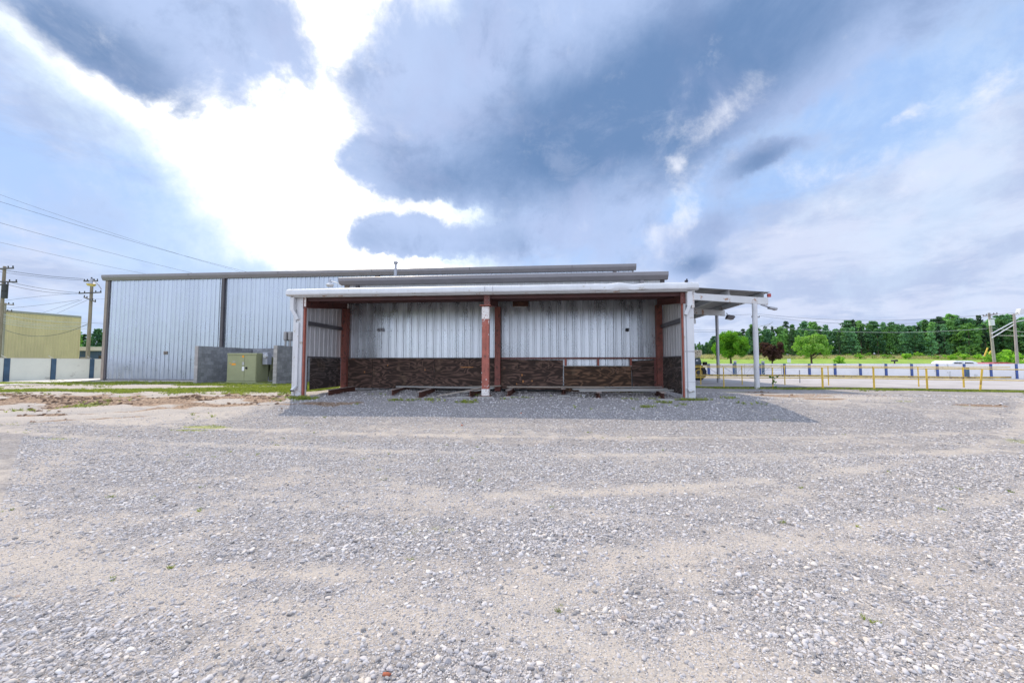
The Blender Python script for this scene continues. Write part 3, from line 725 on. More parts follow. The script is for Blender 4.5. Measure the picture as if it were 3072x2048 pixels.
# frames
def ibeam_y(x, y0, y1, zt0, zb0, zt1, zb1, w=.13, tk=.02):
    mb = MB()
    def seg(xa, xb, a0, b0, a1, b1):
        mb.add([(xa, y0, b0), (xb, y0, b0), (xb, y0, a0), (xa, y0, a0), (xa, y1, b1), (xb, y1, b1), (xb, y1, a1), (xa, y1, a1)],
               [(0, 1, 2, 3), (7, 6, 5, 4), (0, 4, 5, 1), (1, 5, 6, 2), (2, 6, 7, 3), (3, 7, 4, 0)])
    seg(x - .012, x + .012, zt0 - tk, zb0 + tk, zt1 - tk, zb1 + tk)
    seg(x - w / 2, x + w / 2, zt0, zt0 - tk, zt1, zt1 - tk); seg(x - w / 2, x + w / 2, zb0 + tk, zb0, zb1 + tk, zb1)
    return mb
for x, nm in ((-8.16, 'left'), (-1.92, 'mid'), (4.24, 'right')):
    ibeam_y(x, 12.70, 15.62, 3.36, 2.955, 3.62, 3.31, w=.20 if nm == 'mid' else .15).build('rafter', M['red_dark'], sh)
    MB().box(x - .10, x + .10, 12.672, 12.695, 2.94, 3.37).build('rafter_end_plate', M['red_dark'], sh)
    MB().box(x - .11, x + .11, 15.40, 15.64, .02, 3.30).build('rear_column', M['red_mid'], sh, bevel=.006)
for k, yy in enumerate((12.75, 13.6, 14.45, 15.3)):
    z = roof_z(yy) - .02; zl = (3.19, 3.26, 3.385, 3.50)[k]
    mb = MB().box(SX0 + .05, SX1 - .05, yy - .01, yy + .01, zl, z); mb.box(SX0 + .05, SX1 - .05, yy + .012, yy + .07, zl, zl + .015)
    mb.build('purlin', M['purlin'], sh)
# front left post: white cladding, red flange
MB().box(-8.50, -8.17, 12.66, 12.98, .0, 3.33).build('front_post', M['white_metal'], sh, bevel=.01)
MB().box(-8.165, -8.115, 12.70, 12.80, .0, 2.95).build('post_flange', M['red'], sh)
for xx in (-8.47, 4.49):
    MB().add([(xx, 12.6, 3.2), (xx, 16.1, 3.2), (xx, 16.1, roof_z(16.1) - .01), (xx, 12.6, roof_z(12.6) - .01), (xx + .02, 12.6, 3.2), (xx + .02, 16.1, 3.2), (xx + .02, 16.1, roof_z(16.1) - .01), (xx + .02, 12.6, roof_z(12.6) - .01)], [(0, 3, 2, 1), (4, 5, 6, 7), (0, 1, 5, 4), (1, 2, 6, 5), (2, 3, 7, 6), (3, 0, 4, 7)]).build('gable_trim', M['white_metal'], sh)
MB().box(-8.40, -8.37, 12.648, 12.658, .02, 2.9).build('post_seam', M['steel'], sh)
d = MB().box(-8.53, -8.40, 12.50, 12.63, 2.86, 3.32).build('downspout', M['white_metal'], sh, bevel=.01)
MB().bar((-8.465, 12.55, 2.88), (-8.30, 12.60, 2.55), .12, .10).build('elbow', M['white_metal'], d, bevel=.008)
d = MB().bar((-8.31, 12.62, .32), (-8.31, 12.62, 2.45), .10, .075).build('downspout', M['white_metal'], sh, bevel=.008)
MB().bar((-8.33, 12.62, .32), (-8.37, 12.50, .20), .11, .07).build('elbow', M['white_metal'], d, bevel=.008)
MB().box(-8.42, -8.30, 12.485, 12.50, .17, .215).build('outlet', M['hole'], d)
MB().box(-8.13, -8.07, 12.66, 12.69, 3.0, 3.3).build('chipped_edge', M['chip'], sh)
# middle post
mp_ = MB().box(-2.09, -1.86, 12.70, 12.93, .10, 2.955).build('front_post', M['red'], sh, bevel=.012)
MB().box(-2.095, -1.855, 12.695, 12.935, 2.52, 2.93).build('primer_patch', M['chip'], mp_, bevel=.012)
MB().box(-2.095, -1.855, 12.695, 12.935, .04, .27).build('primer_patch', M['chip'], mp_, bevel=.012)
fl_ = MB()
for k in range(26):
    z = random.choice((random.uniform(.28, .40), random.uniform(2.36, 2.52), random.uniform(.3, 2.5))); r_ = random.uniform(.006, .022); x = random.choice((-2.085, -1.865, random.uniform(-2.08, -1.87)))
    fl_.box(x - r_ * .5, x + r_ * .5, 12.6955, 12.6975, z - r_, z + r_)
fl_.build('paint_flakes', M['chip'], mp_)['kind'] = 'stuff'
MB().box(-2.16, -1.80, 12.62, 13.0, 2.957, 2.975).build('cap_plate', M['red'], sh)
# right post
MB().box(4.18, 4.215, 12.70, 12.80, .05, 2.95).build('post_flange', M['red'], sh)
MB().box(4.22, 4.52, 12.66, 12.98, .0, 2.93).build('front_post', M['white_metal'], sh, bevel=.01)
MB().box(4.27, 4.30, 12.648, 12.658, .02, 2.9).build('post_seam', M['steel'], sh)
d = MB().box(4.28, 4.44, 12.50, 12.64, 2.86, 3.32).build('downspout', M['white_metal'], sh, bevel=.01)
e = MB().bar((4.36, 12.55, 2.88), (4.25, 12.58, 2.58), .13, .10).build('elbow', M['white_metal'], d, bevel=.008)
MB().box(4.45, 4.53, 12.62, 12.656, 2.80, 3.30).build('post_flange', M['chip'], sh)
MB().box(4.22, 4.52, 12.651, 12.657, 1.45, 1.462).build('tape_mark', M['dark_steel'], sh)
MB().box(4.22, 4.52, 12.653, 12.657, .52, .526).build('post_seam', M['steel'], sh)
sp = MB().bar((4.27, 12.60, .34), (4.33, 12.60, .22), .09, .05).bar((4.32, 12.59, .23), (4.42, 12.58, .27), .09, .05).build('broken_spout', M['white_metal'], sh, bevel=.008)
MB().bar((4.30, 12.565, .205), (4.45, 12.555, .245), .03, .012).build('outlet', M['hole'], sp)
for xx, z0 in ((-8.33, -.006), (-1.975, .04), (4.36, -.002)):
    bpn = MB().box(xx - .19, xx + .19, 12.58, 13.02, z0, z0 + .016).build('base_plate', M['rust'], sh)
    for dx in (-.15, .15): MB().tube([(xx + dx, 12.61, z0 + .016), (xx + dx, 12.61, z0 + .05)], .014, 6).build('bolt', M['rust_top'], bpn)
for xx in (-8.16, -1.92, 4.24):
    for zz in (3.0, 3.12, 3.24):
        for dx in (-.05, .05): MB().tube([(xx + dx, 12.672, zz), (xx + dx, 12.656, zz)], .012, 6).build('bolt', M['rust_top'], sh)
# side walls
clad_wall_y(sh, -8.36, 12.99, 15.62, 1.34, 3.42, M['side_in'], 1, depth=.022, name='side_panel')
clad_wall_y(sh, 4.42, 12.99, 15.62, 1.34, 3.42, M['side_in'], -1, depth=.022, name='side_panel')
for xx, s_ in ((-8.32, 1), (4.38, -1)):
    MB().box(min(xx, xx + .1 * s_), max(xx, xx + .1 * s_), 12.99, 15.4, 2.42, 2.55).build('girt', M['trim_dark'], sh)
    MB().box(min(xx, xx + .06 * s_), max(xx, xx + .06 * s_), 12.99, 15.4, 1.29, 1.335).build('girt', M['trim_dark'], sh)
# plywood: side sheets
def ply(x0, x1, y0, y1, z0, z1, m, name='plywood_sheet', label=None, rot=0.0, piv=None):
    cx, cy, cz = (x0 + x1) / 2, (y0 + y1) / 2, (z0 + z1) / 2
    o = MB().box(x0 - cx, x1 - cx, y0 - cy, y1 - cy, z0 - cz, z1 - cz).build(name, m, sh)
    o.location = (cx, cy, cz); o.rotation_euler = (0, rot, 0)
    if label: o['label'] = label
    return o
ply(-8.28, -8.262, 13.32, 15.38, .17, 1.285, M['ply_side'])
ply(-8.33, -8.315, 13.02, 13.26, .17, 1.285, M['ply_side'])
ply(4.32, 4.338, 13.02, 14.6, .10, 1.30, M['ply_side']); ply(4.325, 4.343, 14.62, 15.38, .10, 1.30, M['ply_side'])
PY = 15.56
def bx_(px): return on_y(px, 1120, PY).x
xsL = [-8.05, bx_(1117), bx_(1302), -2.04]
for a, b_ in zip(xsL[:-1], xsL[1:]):
    ply(a + .008, b_ - .008, PY, PY + .018, .09, 1.285 + random.uniform(-.006, .004), M['ply'])
ply(-1.80, bx_(1689), PY, PY + .018, .09, 1.235, M['ply'], rot=.012)
ply(bx_(1692), bx_(1894), PY - .022, PY - .004, -.10, .985, M['ply_brown'], label='slipped brown plywood sheet hanging lower than its neighbours')
ply(bx_(1897), bx_(1972), PY, PY + .018, .10, 1.20, M['ply'], rot=-.03, label='narrow crooked plywood sheet')
MB().box(-8.05, -2.05, PY - .01, PY + .02, 1.288, 1.315).build('girt', M['trim_dark'], sh)
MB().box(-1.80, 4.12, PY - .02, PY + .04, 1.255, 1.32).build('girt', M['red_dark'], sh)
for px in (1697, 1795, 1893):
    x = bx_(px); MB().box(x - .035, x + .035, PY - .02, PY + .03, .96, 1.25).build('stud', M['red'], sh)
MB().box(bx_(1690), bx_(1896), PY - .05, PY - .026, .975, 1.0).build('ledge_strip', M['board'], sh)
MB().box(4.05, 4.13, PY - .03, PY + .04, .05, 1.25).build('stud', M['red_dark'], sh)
# scratched writing on the slipped sheet and its neighbours
def stroke(a, b_, w=.014):
    pa = on_y(*a, PY - .024); pb = on_y(*b_, PY - .024)
    return MB().bar((pa.x, PY - .0255, pa.z), (pb.x, PY - .0255, pb.z), w, .003, up=(0, 1, 0))
M['scratch'] = mat('pale_scratched_wood', (.24, .15, .11), .9, 0, .3, 30)
M['scratch_o'] = mat('orange_scuffed_wood', (.50, .22, .08), .9, 0, .3, 30)
mk = MB()
for a, b_ in (((1839, 1105), (1839, 1120)), ((1875, 1103), (1875, 1120)), ((1864, 1112), (1869, 1112))):
    s_ = stroke(a, b_); mk.add(s_.v, s_.f)
for k in range(10):
    a0, a1 = k * 2 * math.pi / 10, (k + 1) * 2 * math.pi / 10
    s_ = stroke((1852 + 5 * math.cos(a0), 1112 + 6.5 * math.sin(a0)), (1852 + 5 * math.cos(a1), 1112 + 6.5 * math.sin(a1)), .012); mk.add(s_.v, s_.f)
mk.build('scratched_mark', M['scratch'], sh)
mk = MB()
for x_, y0, y1 in ((1624, 1085, 1105), (1646, 1086, 1106), (1635, 1085, 1088), (1552, 1088, 1108), (1166, 1086, 1097), (1228, 1088, 1104), (1268, 1082, 1098), (1275, 1100, 1112), (1404, 1078, 1098), (1139, 1140, 1150), (1382, 1086, 1098)):
    pa = on_y(x_, y0, PY - .003); pb = on_y(x_ + random.uniform(-2, 2), y1, PY - .003)
    mk.bar((pa.x, PY - .003, pa.z), (pb.x, PY - .003, pb.z), .013, .003, up=(0, 1, 0))
for x0, x1, yy in ((1543, 1562, 1091), (1624, 1646, 1087)):
    pa = on_y(x0, yy, PY - .003); pb = on_y(x1, yy, PY - .003); mk.bar((pa.x, PY - .003, pa.z), (pb.x, PY - .003, pb.z), .003, .014)
mk.build('scratched_mark', M['scratch'], sh)
mk = MB(); pa = on_y(1382, 1101, PY); pb = on_y(1420, 1101, PY); mk.bar((pa.x, PY - .003, pa.z), (pb.x, PY - .003, pb.z), .003, .03)
for px, py, r_ in ((1566, 1124, .045), (1569, 1143, .05), (1596, 1142, .035), (1550, 1151, .03), (1094, 1115, .04), (1163, 1095, .03), (1275, 1109, .035)):
    p = on_y(px, py, PY); mk.box(p.x - r_ * .6, p.x + r_ * .6, PY - .004, PY - .001, p.z - r_, p.z + r_ * .7)
mk.build('scuff', M['scratch_o'], sh)
# dark louvre block high on the back wall, two outlet boxes
p0 = on_y(1538, 893, SYB - .1); p1 = on_y(1585, 919, SYB - .1)
lv = MB().box(p0.x, p1.x, SYB - .12, SYB - .04, p1.z, p0.z).build('louvre', M['ply_brown'], sh)
for k in range(5):
    z = p1.z + .03 + k * (p0.z - p1.z - .06) / 5; MB().box(p0.x + .02, p1.x - .02, SYB - .135, SYB - .122, z, z + .03).build('slat', M['rust'], lv)
MB().box(p0.x + .08, p1.x - .08, SYB - .13, SYB - .10, p1.z - .035, p1.z - .004).build('sill', M['white_rust'], lv)
for px in (1136, 1147, 1882):
    p = on_y(px, 989, SYB - .05); bo = MB().box(p.x - .055, p.x + .055, SYB - .10, SYB - .035, p.z - .065, p.z + .065).build('outlet_box', M['steel'] if px < 1500 else M['dark_steel'], sh, bevel=.008)
    MB().box(p.x - .02, p.x + .02, SYB - .108, SYB - .102, p.z - .03, p.z + .03).build('cover', M['dark_steel'], bo)
# screw heads row on the back wall
mb = MB()
for k in range(44):
    x = -8.0 + k * .28; mb.box(x - .012, x + .012, SYB - .046, SYB - .034, 2.40, 2.425)
mb.build('screw_row', M['steel'], sh)
# footings
MB().box(-8.86, -8.02, 12.42, 13.1, -.25, -.008).build('footing', M['concrete_dark'], sh, bevel=.02)
MB().box(-2.2, -1.72, 12.56, 13.05, -.2, .038).build('footing', M['concrete'], sh, bevel=.02)
MB().box(4.1, 4.62, 12.56, 13.1, -.2, -.004).build('footing', M['concrete_dark'], sh, bevel=.02)

# ------------------------------------------------------------------ small bird on the gutter
p = on_y(2058, 848, 12.55)
bd = bpy.data.meshes.new('bird'); bmm = bmesh.new()
for cen, sc_ in (((0, 0, .04), (.055, .07, .038)), ((.005, -.035, .088), (.024, .026, .024)), ((0, .075, .03), (.022, .05, .010))):
    r_ = bmesh.ops.create_uvsphere(bmm, u_segments=12, v_segments=8, radius=1)
    bmesh.ops.scale(bmm, verts=r_['verts'], vec=sc_); bmesh.ops.translate(bmm, verts=r_['verts'], vec=cen)
r_ = bmesh.ops.create_cone(bmm, segments=6, radius1=.007, radius2=.001, depth=.025); bmesh.ops.rotate(bmm, verts=r_['verts'], matrix=Matrix.Rotation(math.radians(90), 3, 'X')); bmesh.ops.translate(bmm, verts=r_['verts'], vec=(.005, -.068, .086))
bmm.to_mesh(bd); bmm.free(); bd.materials.append(M['feather'])
bo = inst(bd, 'bird', (p.x, 12.52, 3.565)); md = bo.modifiers.new('r', 'REMESH'); md.mode = 'VOXEL'; md.voxel_size = .005; md.use_smooth_shade = True
tag(bo, 'small dark bird perched on the right end of the white shed gutter', 'bird')

# ------------------------------------------------------------------ I-beams and boards on the shed floor
ig = 'short rusty I-beams lying on the gravel under the shed'
def ibeam(px, py, px2, py2, label, h=.19, w=.15, z=.0, L=None):
    a = on_z(px, py, z); b_ = on_z(px2, py2, z)
    v = Vector((b_.x - a.x, b_.y - a.y, 0)); Ln = L or v.length; ang = math.atan2(v.y, v.x)
    zz = max(float(gz_(a.x, a.y)), z) + .0
    th = thing('steel_beam', label, 'steel beam', (a.x, a.y, zz), ig, ang)
    MB().box(0, Ln, -.006, .006, .012, h - .012).build('web', M['rust'], th)
    MB().box(0, Ln, -w / 2, w / 2, h - .012, h).build('flange', M['rust_top'], th)
    MB().box(0, Ln, -w / 2, w / 2, 0, .012).build('flange', M['rust'], th)
    return th
ibeam(985, 1186, 1103, 1166, 'leftmost rusty I-beam, lying alone beside the left plywood side wall', L=2.2)
ibeam(1176, 1187, 1240, 1170, 'rusty I-beam right of the gravel heap, under the left end of the long grey board', L=2.2)
ibeam(1257, 1192, 1318, 1172, 'rusty I-beam with the nearest end, third from the left, under the long grey board', L=2.3)
ibeam(1409, 1189, 1452, 1170, 'rusty I-beam just left of the red middle post', L=2.3, z=.03)
ibeam(1523, 1188, 1548, 1168, 'rusty I-beam on a small concrete pad just right of the red middle post', L=2.3, z=.03)
ibeam(1690, 1183, 1692, 1168, 'I-beam end seen square on, standing on the broad concrete pad', L=2.2, z=.04)
ibeam(1838 - 40, 1196, 1783, 1170, 'rusty I-beam right of the white pipe ring, under the overlapping boards', L=2.2, z=.0)
ibeam(1992, 1197, 1958, 1172, 'rightmost rusty I-beam near the white right post', L=2.3, z=.0)
pg = 'concrete pads under the beams'
for px, py, w, lb in ((1390, 1193, .42, 'flat concrete pad left of the red middle post'), (1530, 1193, .38, 'concrete pad under the beam right of the red middle post'), (1692, 1189, .38, 'broad square concrete pad under the square-on beam end'), (2000, 1201, .40, 'concrete pad half buried by the rightmost beam')):
    q = on_z(px, py, .0); o = MB().box(-w / 2, w / 2, -.14, .16, -.12, .032).build('concrete_pad', M['concrete'], bevel=.012); o.location = (q.x, q.y + .12, 0); tag(o, lb, 'concrete pad', pg)
bg_ = 'loose boards lying across the beams'
def board(a, b_, w, tk, m, label, z0=.2, z1=.2):
    pa = on_z(a[0], a[1], z0); pb = on_z(b_[0], b_[1], z1)
    c_ = (pa + pb) / 2; v = pb - pa; L = v.length
    o = MB().box(-L / 2, L / 2, -w / 2, w / 2, -tk / 2, tk / 2).build('board', m, bevel=.004)
    o.location = c_; o.rotation_euler = (0, -math.asin(v.z / L), math.atan2(v.y, v.x)); return tag(o, label, 'board', bg_)
board((1192, 1159), (1482, 1163), .24, .045, M['board'], 'long pale grey board across the left beams', .225, .225)
board((1400, 1160), (1500, 1157), .20, .04, M['board_tan'], 'short tan board behind the red middle post', .225, .225)
board((1312, 1187), (1446, 1163), .09, .03, M['board_tan'], 'narrow brown board leaning from the gravel up to the long grey board', .03, .27)
board((1345, 1183), (1475, 1165), .08, .03, M['board'], 'second narrow board propped just right of the leaning brown one', .04, .28)
board((1521, 1160), (1828, 1161), .22, .045, M['board_tan'], 'long tan grey board across the beams right of the middle post', .235, .235)
board((1718, 1167), (2000, 1166), .20, .04, M['board'], 'long grey board splashed with white, overlapping the tan one on the right', .225, .225)
board((1738, 1172), (2019, 1170), .14, .045, M['board'], 'front grey board reaching furthest right towards the white post', .215, .215)
board((1815, 1161), (1985, 1160), .12, .03, M['board'], 'thin grey board lying behind the overlapping boards', .285, .285)
# white pipe ring
q = on_z(1752, 1189, .03)
me_ = bpy.data.meshes.new('pipe_ring'); bmm = bmesh.new()
R1, R2 = .045, .027
ring = []
for k in range(20):
    a = 2 * math.pi * k / 20
    ring.append([bmm.verts.new((r_ * math.cos(a), y_, r_ * math.sin(a))) for r_, y_ in ((R1, 0), (R1, .09), (R2, .09), (R2, 0))])
for k in range(20):
    A_, B_ = ring[k], ring[(k + 1) % 20]
    for j in range(4): bmm.faces.new((A_[j], B_[j], B_[(j + 1) % 4], A_[(j + 1) % 4]))
bmesh.ops.recalc_face_normals(bmm, faces=bmm.faces); bmm.to_mesh(me_); bmm.free(); me_.materials.append(M['white_metal'])
tag(inst(me_, 'pipe_ring', (q.x, q.y, float(gz_(q.x, q.y)) + .05), rot=(0, 0, .2)), 'short white pipe ring lying end on in the gravel before the beams', 'pipe')

# ------------------------------------------------------------------ canopy on the right
cn = thing('canopy', 'lean-to canopy of white beams and zinc decking on round pipe posts, right of the shed', 'canopy', (0, 0, 0))
def cz(x): return 4.55 - (x - 7.06) * .083
CX0, CX1 = 4.75, 10.68
for yy, rr, pm, pxx in ((20.2, .115, 'white_metal', 10.07), (24.9, .088, 'pole_grey', 10.22), (29.6, .088, 'pole_grey', 10.22)):
    mb = MB(); tt = .33
    mb.add([(CX0, yy - .06, cz(CX0) - tt), (CX1, yy - .06, cz(CX1) - tt), (CX1, yy - .06, cz(CX1)), (CX0, yy - .06, cz(CX0)), (CX0, yy + .06, cz(CX0) - tt), (CX1, yy + .06, cz(CX1) - tt), (CX1, yy + .06, cz(CX1)), (CX0, yy + .06, cz(CX0))],
           [(0, 1, 2, 3), (7, 6, 5, 4), (0, 4, 5, 1), (1, 5, 6, 2), (2, 6, 7, 3), (3, 7, 4, 0)])
    mb.build('beam', M['white_rust'], cn)
    gz0 = float(gz_(pxx, yy)) if yy < 20.5 else float(lot_z(pxx, yy))
    MB().tube([(pxx, yy, gz0 - .1), (pxx, yy, cz(pxx) - tt)], rr, 16).build('post', M['steel'] if pm != 'white_metal' else M['white_metal'], cn, True)
for k, x in enumerate((5.6, 7.25, 8.88, 10.50)):
    z = cz(x)
    mb = MB().box(x - .012, x + .012, 20.16, 34.4, z + .003, z + .25); mb.box(x - .08, x - .014, 20.16, 34.4, z + .235, z + .25); mb.box(x + .014, x + .08, 20.16, 34.4, z + .003, z + .018)
    mb.build('purlin', M['white_rust'] if k else M['steel'], cn)
# decking sheets with ribs running across, down the slope
nsh = 16; dy_ = (34.5 - 20.05) / nsh
dm = MB()
prof = [(0, 0)]
for j in range(3):
    c_ = (j + .5) * dy_ / 3; prof += [(c_ - .06, 0), (c_ - .035, .04), (c_ + .035, .04), (c_ + .06, 0)]
prof += [(dy_ - .005, 0)]; q = len(prof)
dm.add([(CX0, y, cz(CX0) + .256 + z) for y, z in prof] + [(CX1 + .08, y, cz(CX1 + .08) + .256 + z) for y, z in prof], [(i, i + 1, q + i + 1, q + i) for i in range(q - 1)])
dme = dm.mesh('deck_sheet', M['deck'])
for k in range(nsh): inst(dme, 'deck_sheet', (0, 20.05 + k * dy_, 0), cn)
MB().box(10.66, 10.8, 20.1, 20.2, cz(10.7) + .04, cz(10.7) + .2).build('red_end_cap', mat('faded_red_plastic', (.38, .06, .05), .5), cn)
# flood lights
def flood(loc, rot, label, long=False):
    th = thing('flood_light', label, 'flood light', loc, 'flood lights under the canopy beams'); th.rotation_euler = rot
    if long:
        MB().bar((-.32, 0, .03), (.1, 0, -.03), .09, .06).build('bracket', M['steel'], th, bevel=.01)
        MB().box(.05, .42, -.12, .12, -.1, .0).build('housing', M['steel'], th, bevel=.02)
        MB().box(.30, .40, -.10, .10, -.112, -.101).build('lens', M['glass'], th)
    else:
        MB().prism([(-.18, -.10), (.18, -.12), (.27, .06), (.2, .12), (-.12, .14)], 'y', -.18, .18).build('housing', M['trim_dark'], th, bevel=.01)
        MB().bar((-.10, 0, .14), (-.20, 0, .24), .05, .05).build('bracket', M['steel'], th)
        MB().prism([(-.16, -.115), (.16, -.135), (.16, -.128), (-.16, -.105)], 'y', -.15, .15).build('lens', M['glass'], th)
flood(on_y(2303, 919, 20.2), (0, math.radians(12), 0), 'long floodlight sloping down beyond the end of the front white canopy beam', True)
flood(on_y(2188, 952, 24.9), (0, math.radians(8), 0), 'boxy dark floodlight at the end of the second canopy beam')

# ------------------------------------------------------------------ barn lights
def barn_light(loc, reach, label, lens, drop=.25, k=1.0, cellz=True):
    th = thing('yard_light', label, 'yard light', loc)
    n = 10; pts = [(reach * i / n, 0, drop * (math.sin(math.pi * .5 * (1 - i / n)) - .0) - drop) for i in range(n + 1)]
    MB().tube([(.0, 0, .06)] + [(reach * (i / n), 0, .06 - abs(drop) * (i / n) ** 2.2) for i in range(1, n + 1)], .025 * k, 8).build('arm', M['steel'] if lens else M['white_metal'], th, True)
    MB().tube([(0, 0, .0), (0, 0, .20 * k)], .09 * k, 12, .06 * k).build('ballast_housing', M['grey_box'], th, True)
    MB().tube([(0, 0, .0), (0, 0, -.12 * k)], .10 * k, 16, .22 * k).build('reflector', M['white_metal'] if not lens else M['grey_box'], th, True)
    MB().tube([(0, 0, -.121 * k), (0, 0, -.22 * k)], .21 * k, 16, .16 * k).build('lens', M['lens'] if lens else M['white_metal'], th, True)
    MB().tube([(0, 0, .2 * k), (0, 0, .27 * k)], .035 * k, 10).build('photocell', M['dark_steel'] if lens else M['white_metal'], th, True)
    return th
p = on_y(269, 845, 23.2)
barn_light((p.x, 23.3, p.z), WX0 - p.x, 'yard light with yellowed lens on a curved arm from the warehouse corner', True, .55, 1.15)
p = on_y(990, 850, 16.1)
barn_light((p.x, 16.1, p.z + .02), AX0 - p.x + .1, 'white yard light on a short arm above the left end of the shed roof', False, .28, .72)

# ------------------------------------------------------------------ block enclosure and cabinets
blk = MB().box(-.197, .197, -.095, .095, -.0965, .0965).mesh('block', M['block'])
blk_e = MB().box(-.095, .095, -.0965, .0965, -.0965, .0965).mesh('block', M['block_end'])
def block_wall(name, label, x0, y0, x1, y1, h, endpale=True):
    th = thing(name, label, 'block wall', (x0, y0, 0), 'block walls round the transformer')
    L = math.hypot(x1 - x0, y1 - y0); ang = math.atan2(y1 - y0, x1 - x0); th.rotation_euler = (0, 0, ang)
    MB().box(.02, L - .01, -.088, .088, 0, h - .012).build('mortar_core', M['mortar'], th)
    rows = int(round(h / .2))
    for r_ in range(rows):
        z = .1 + r_ * .2
        off = 0 if r_ % 2 == 0 else -.2
        x = off
        while x < L - .02:
            a, b_ = max(x, 0), min(x + .4, L)
            if b_ - a > .06:
                pale = a == 0 and endpale
                o = inst(blk, 'block', ((a + b_) / 2, random.uniform(-.002, .002), z), th, scale=((b_ - a - .012) / .394, 1, 1))
            x += .4
        if endpale:
            e_ = inst(blk_e, 'block', (-.012 + random.uniform(-.002, .002), 0, z), th, (0, 0, 0), (.12, 1, 1)); e_.scale = (.12, .985, 1)
    return th
block_wall('block_wall', 'left grey block wall of the transformer enclosure', -18.32, 19.4, -18.32, 23.3, 2.0)
block_wall('block_wall', 'rear grey block wall behind the olive transformer', -18.1, 23.2, -13.9, 23.2, 2.0, False)
block_wall('block_wall', 'right grey block wall nearest the white shed post', -13.72, 19.1, -13.72, 23.3, 2.0)
p = on_y(678, 1150, 20.2); x0 = p.x; x1 = on_y(767, 1150, 20.2).x
structure(MB().box(-18.2, -13.9, 19.6, 23.0, -.1, .035).build('transformer_slab', M['concrete']))
H_ = on_y(700, 1057, 20.2).z
cb = thing('transformer_cabinet', 'olive green padmount transformer cabinet with two doors and stickers', 'transformer', (x0, 20.2, .036))
w = x1 - x0
MB().box(.01, w - .01, .03, .95, .10, H_ - .19).build('cabinet_body', M['olive'], cb, bevel=.012)
MB().box(0, w, .0, .98, H_ - .185, H_ - .07).build('lid', M['olive'], cb, bevel=.015)
MB().box(0, w, .0, .96, .0, .095).build('sill', M['olive'], cb, bevel=.01)
xm = w * .60
MB().box(.03, xm - .008, .0, .028, .11, H_ - .2).build('door', M['olive'], cb, bevel=.006)
dr = MB().box(xm + .008, w - .03, .0, .028, .11, H_ - .2).build('door', M['olive'], cb, bevel=.006)
MB().box(xm + .06, xm + .10, -.03, -.002, .76, .84).box(xm + .12, xm + .17, -.035, -.002, .74, .86).build('lock', M['black'], dr, bevel=.006)
def stick(u, v, du, dv, m, nm='sticker'): MB().box(u - du, u + du, -.005, -.001, v - dv, v + dv).build(nm, m, cb)
stick(.40, 1.0, .12, .05, M['orange_sticker']); stick(.42, 1.14, .08, .025, M['grey_sticker']); stick(xm - .09, 1.42, .055, .055, M['orange_sticker'])
stick(xm - .07, .76, .065, .11, M['white_sticker']); stick(xm - .075, 1.04, .06, .085, M['grey_sticker']); stick(.20, 1.05, .03, .03, M['orange_sticker'])
MB().box(w + .0, w + .05, 1.0, 1.25, .1, 1.0).box(.1, w - .05, .96, 1.35, .3, H_ - .25).build('rear_tank', M['olive_dark'], cb)
fin = MB()
for k in range(9): fin.box(w + .08, w + .55, 1.05 + k * .11, 1.07 + k * .11, .72, H_ - .35)
fin.box(w + .0, w + .08, 1.0, 2.0, .6, H_ - .3); f_ = fin.build('radiator', M['olive_dark'], cb)
mt = thing('electric_meter', 'grey meter box with round glass meter on the side of the transformer', 'meter', (x1 + .16, 20.6, 1.02), None)
MB().box(-.12, .16, 0, .35, .0, .66).build('meter_box', M['grey_box'], mt, bevel=.012)
MB().tube([(.10, -.002, .46), (.10, -.13, .46)], .11, 18, .09).build('dial_glass', M['white_metal'], mt, True)
MB().tube([(.10, -.132, .46), (.10, -.14, .46)], .05, 14).build('dial_face', M['grey_sticker'], mt, True)

# ------------------------------------------------------------------ white perimeter walls
def wall_run(name, label, pts, zb, zt, posts_m, panel_m, pw=.16, name_post='post', arms=()):
    th = thing(name, label, 'wall', (pts[0][0], pts[0][1], 0))
    ox, oy = pts[0][0], pts[0][1]
    for k, (a, b_) in enumerate(zip(pts[:-1], pts[1:])):
        a, b_ = Vector((a[0] - ox, a[1] - oy, 0)), Vector((b_[0] - ox, b_[1] - oy, 0))
        z0 = (zb[k] + zb[k + 1]) / 2; d = (b_ - a).normalized() * (pw / 2 + .01)
        mb = MB().bar(a + d + Vector((0, 0, (z0 + zt) / 2)), b_ - d + Vector((0, 0, (z0 + zt) / 2)), .07, zt - z0 + .1)
        mb.build('panel', panel_m, th)
        MB().bar(a + d + Vector((0, 0, zt + .062)), b_ - d + Vector((0, 0, zt + .062)), .09, .02).build('coping', M['fence_white'], th)
    for k, p in enumerate(pts):
        x, y = p[0] - ox, p[1] - oy
        d = Vector((pts[min(k + 1, len(pts) - 1)][0] - pts[max(k - 1, 0)][0], pts[min(k + 1, len(pts) - 1)][1] - pts[max(k - 1, 0)][1], 0)).normalized()
        nrm = Vector((-d.y, d.x, 0))
        c_ = Vector((x, y, 0)); z0 = zb[k] - .1
        # H section post: two flanges and a web
        mb = MB(); hw = pw / 2
        for s_ in (-1, 1): mb.bar(c_ + nrm * .06 * s_ + Vector((0, 0, z0)), c_ + nrm * .06 * s_ + Vector((0, 0, zt + .06)), .012, pw, up=d)
        mb.bar(c_ + Vector((0, 0, z0)), c_ + Vector((0, 0, zt + .06)), .10, .012, up=d)
        po = mb.build(name_post, posts_m, th)
        if k in arms: MB().bar(c_ + Vector((0, 0, zt + .06)), c_ + nrm * .22 + d * -.12 + Vector((0, 0, zt + .24)), .02, .02).build('wire_arm', M['steel'], po)
    return th
ly = [14.2, 16.4, 18.75, 21.0, 23.25, 25.45, 27.7, 29.9, 32.1]
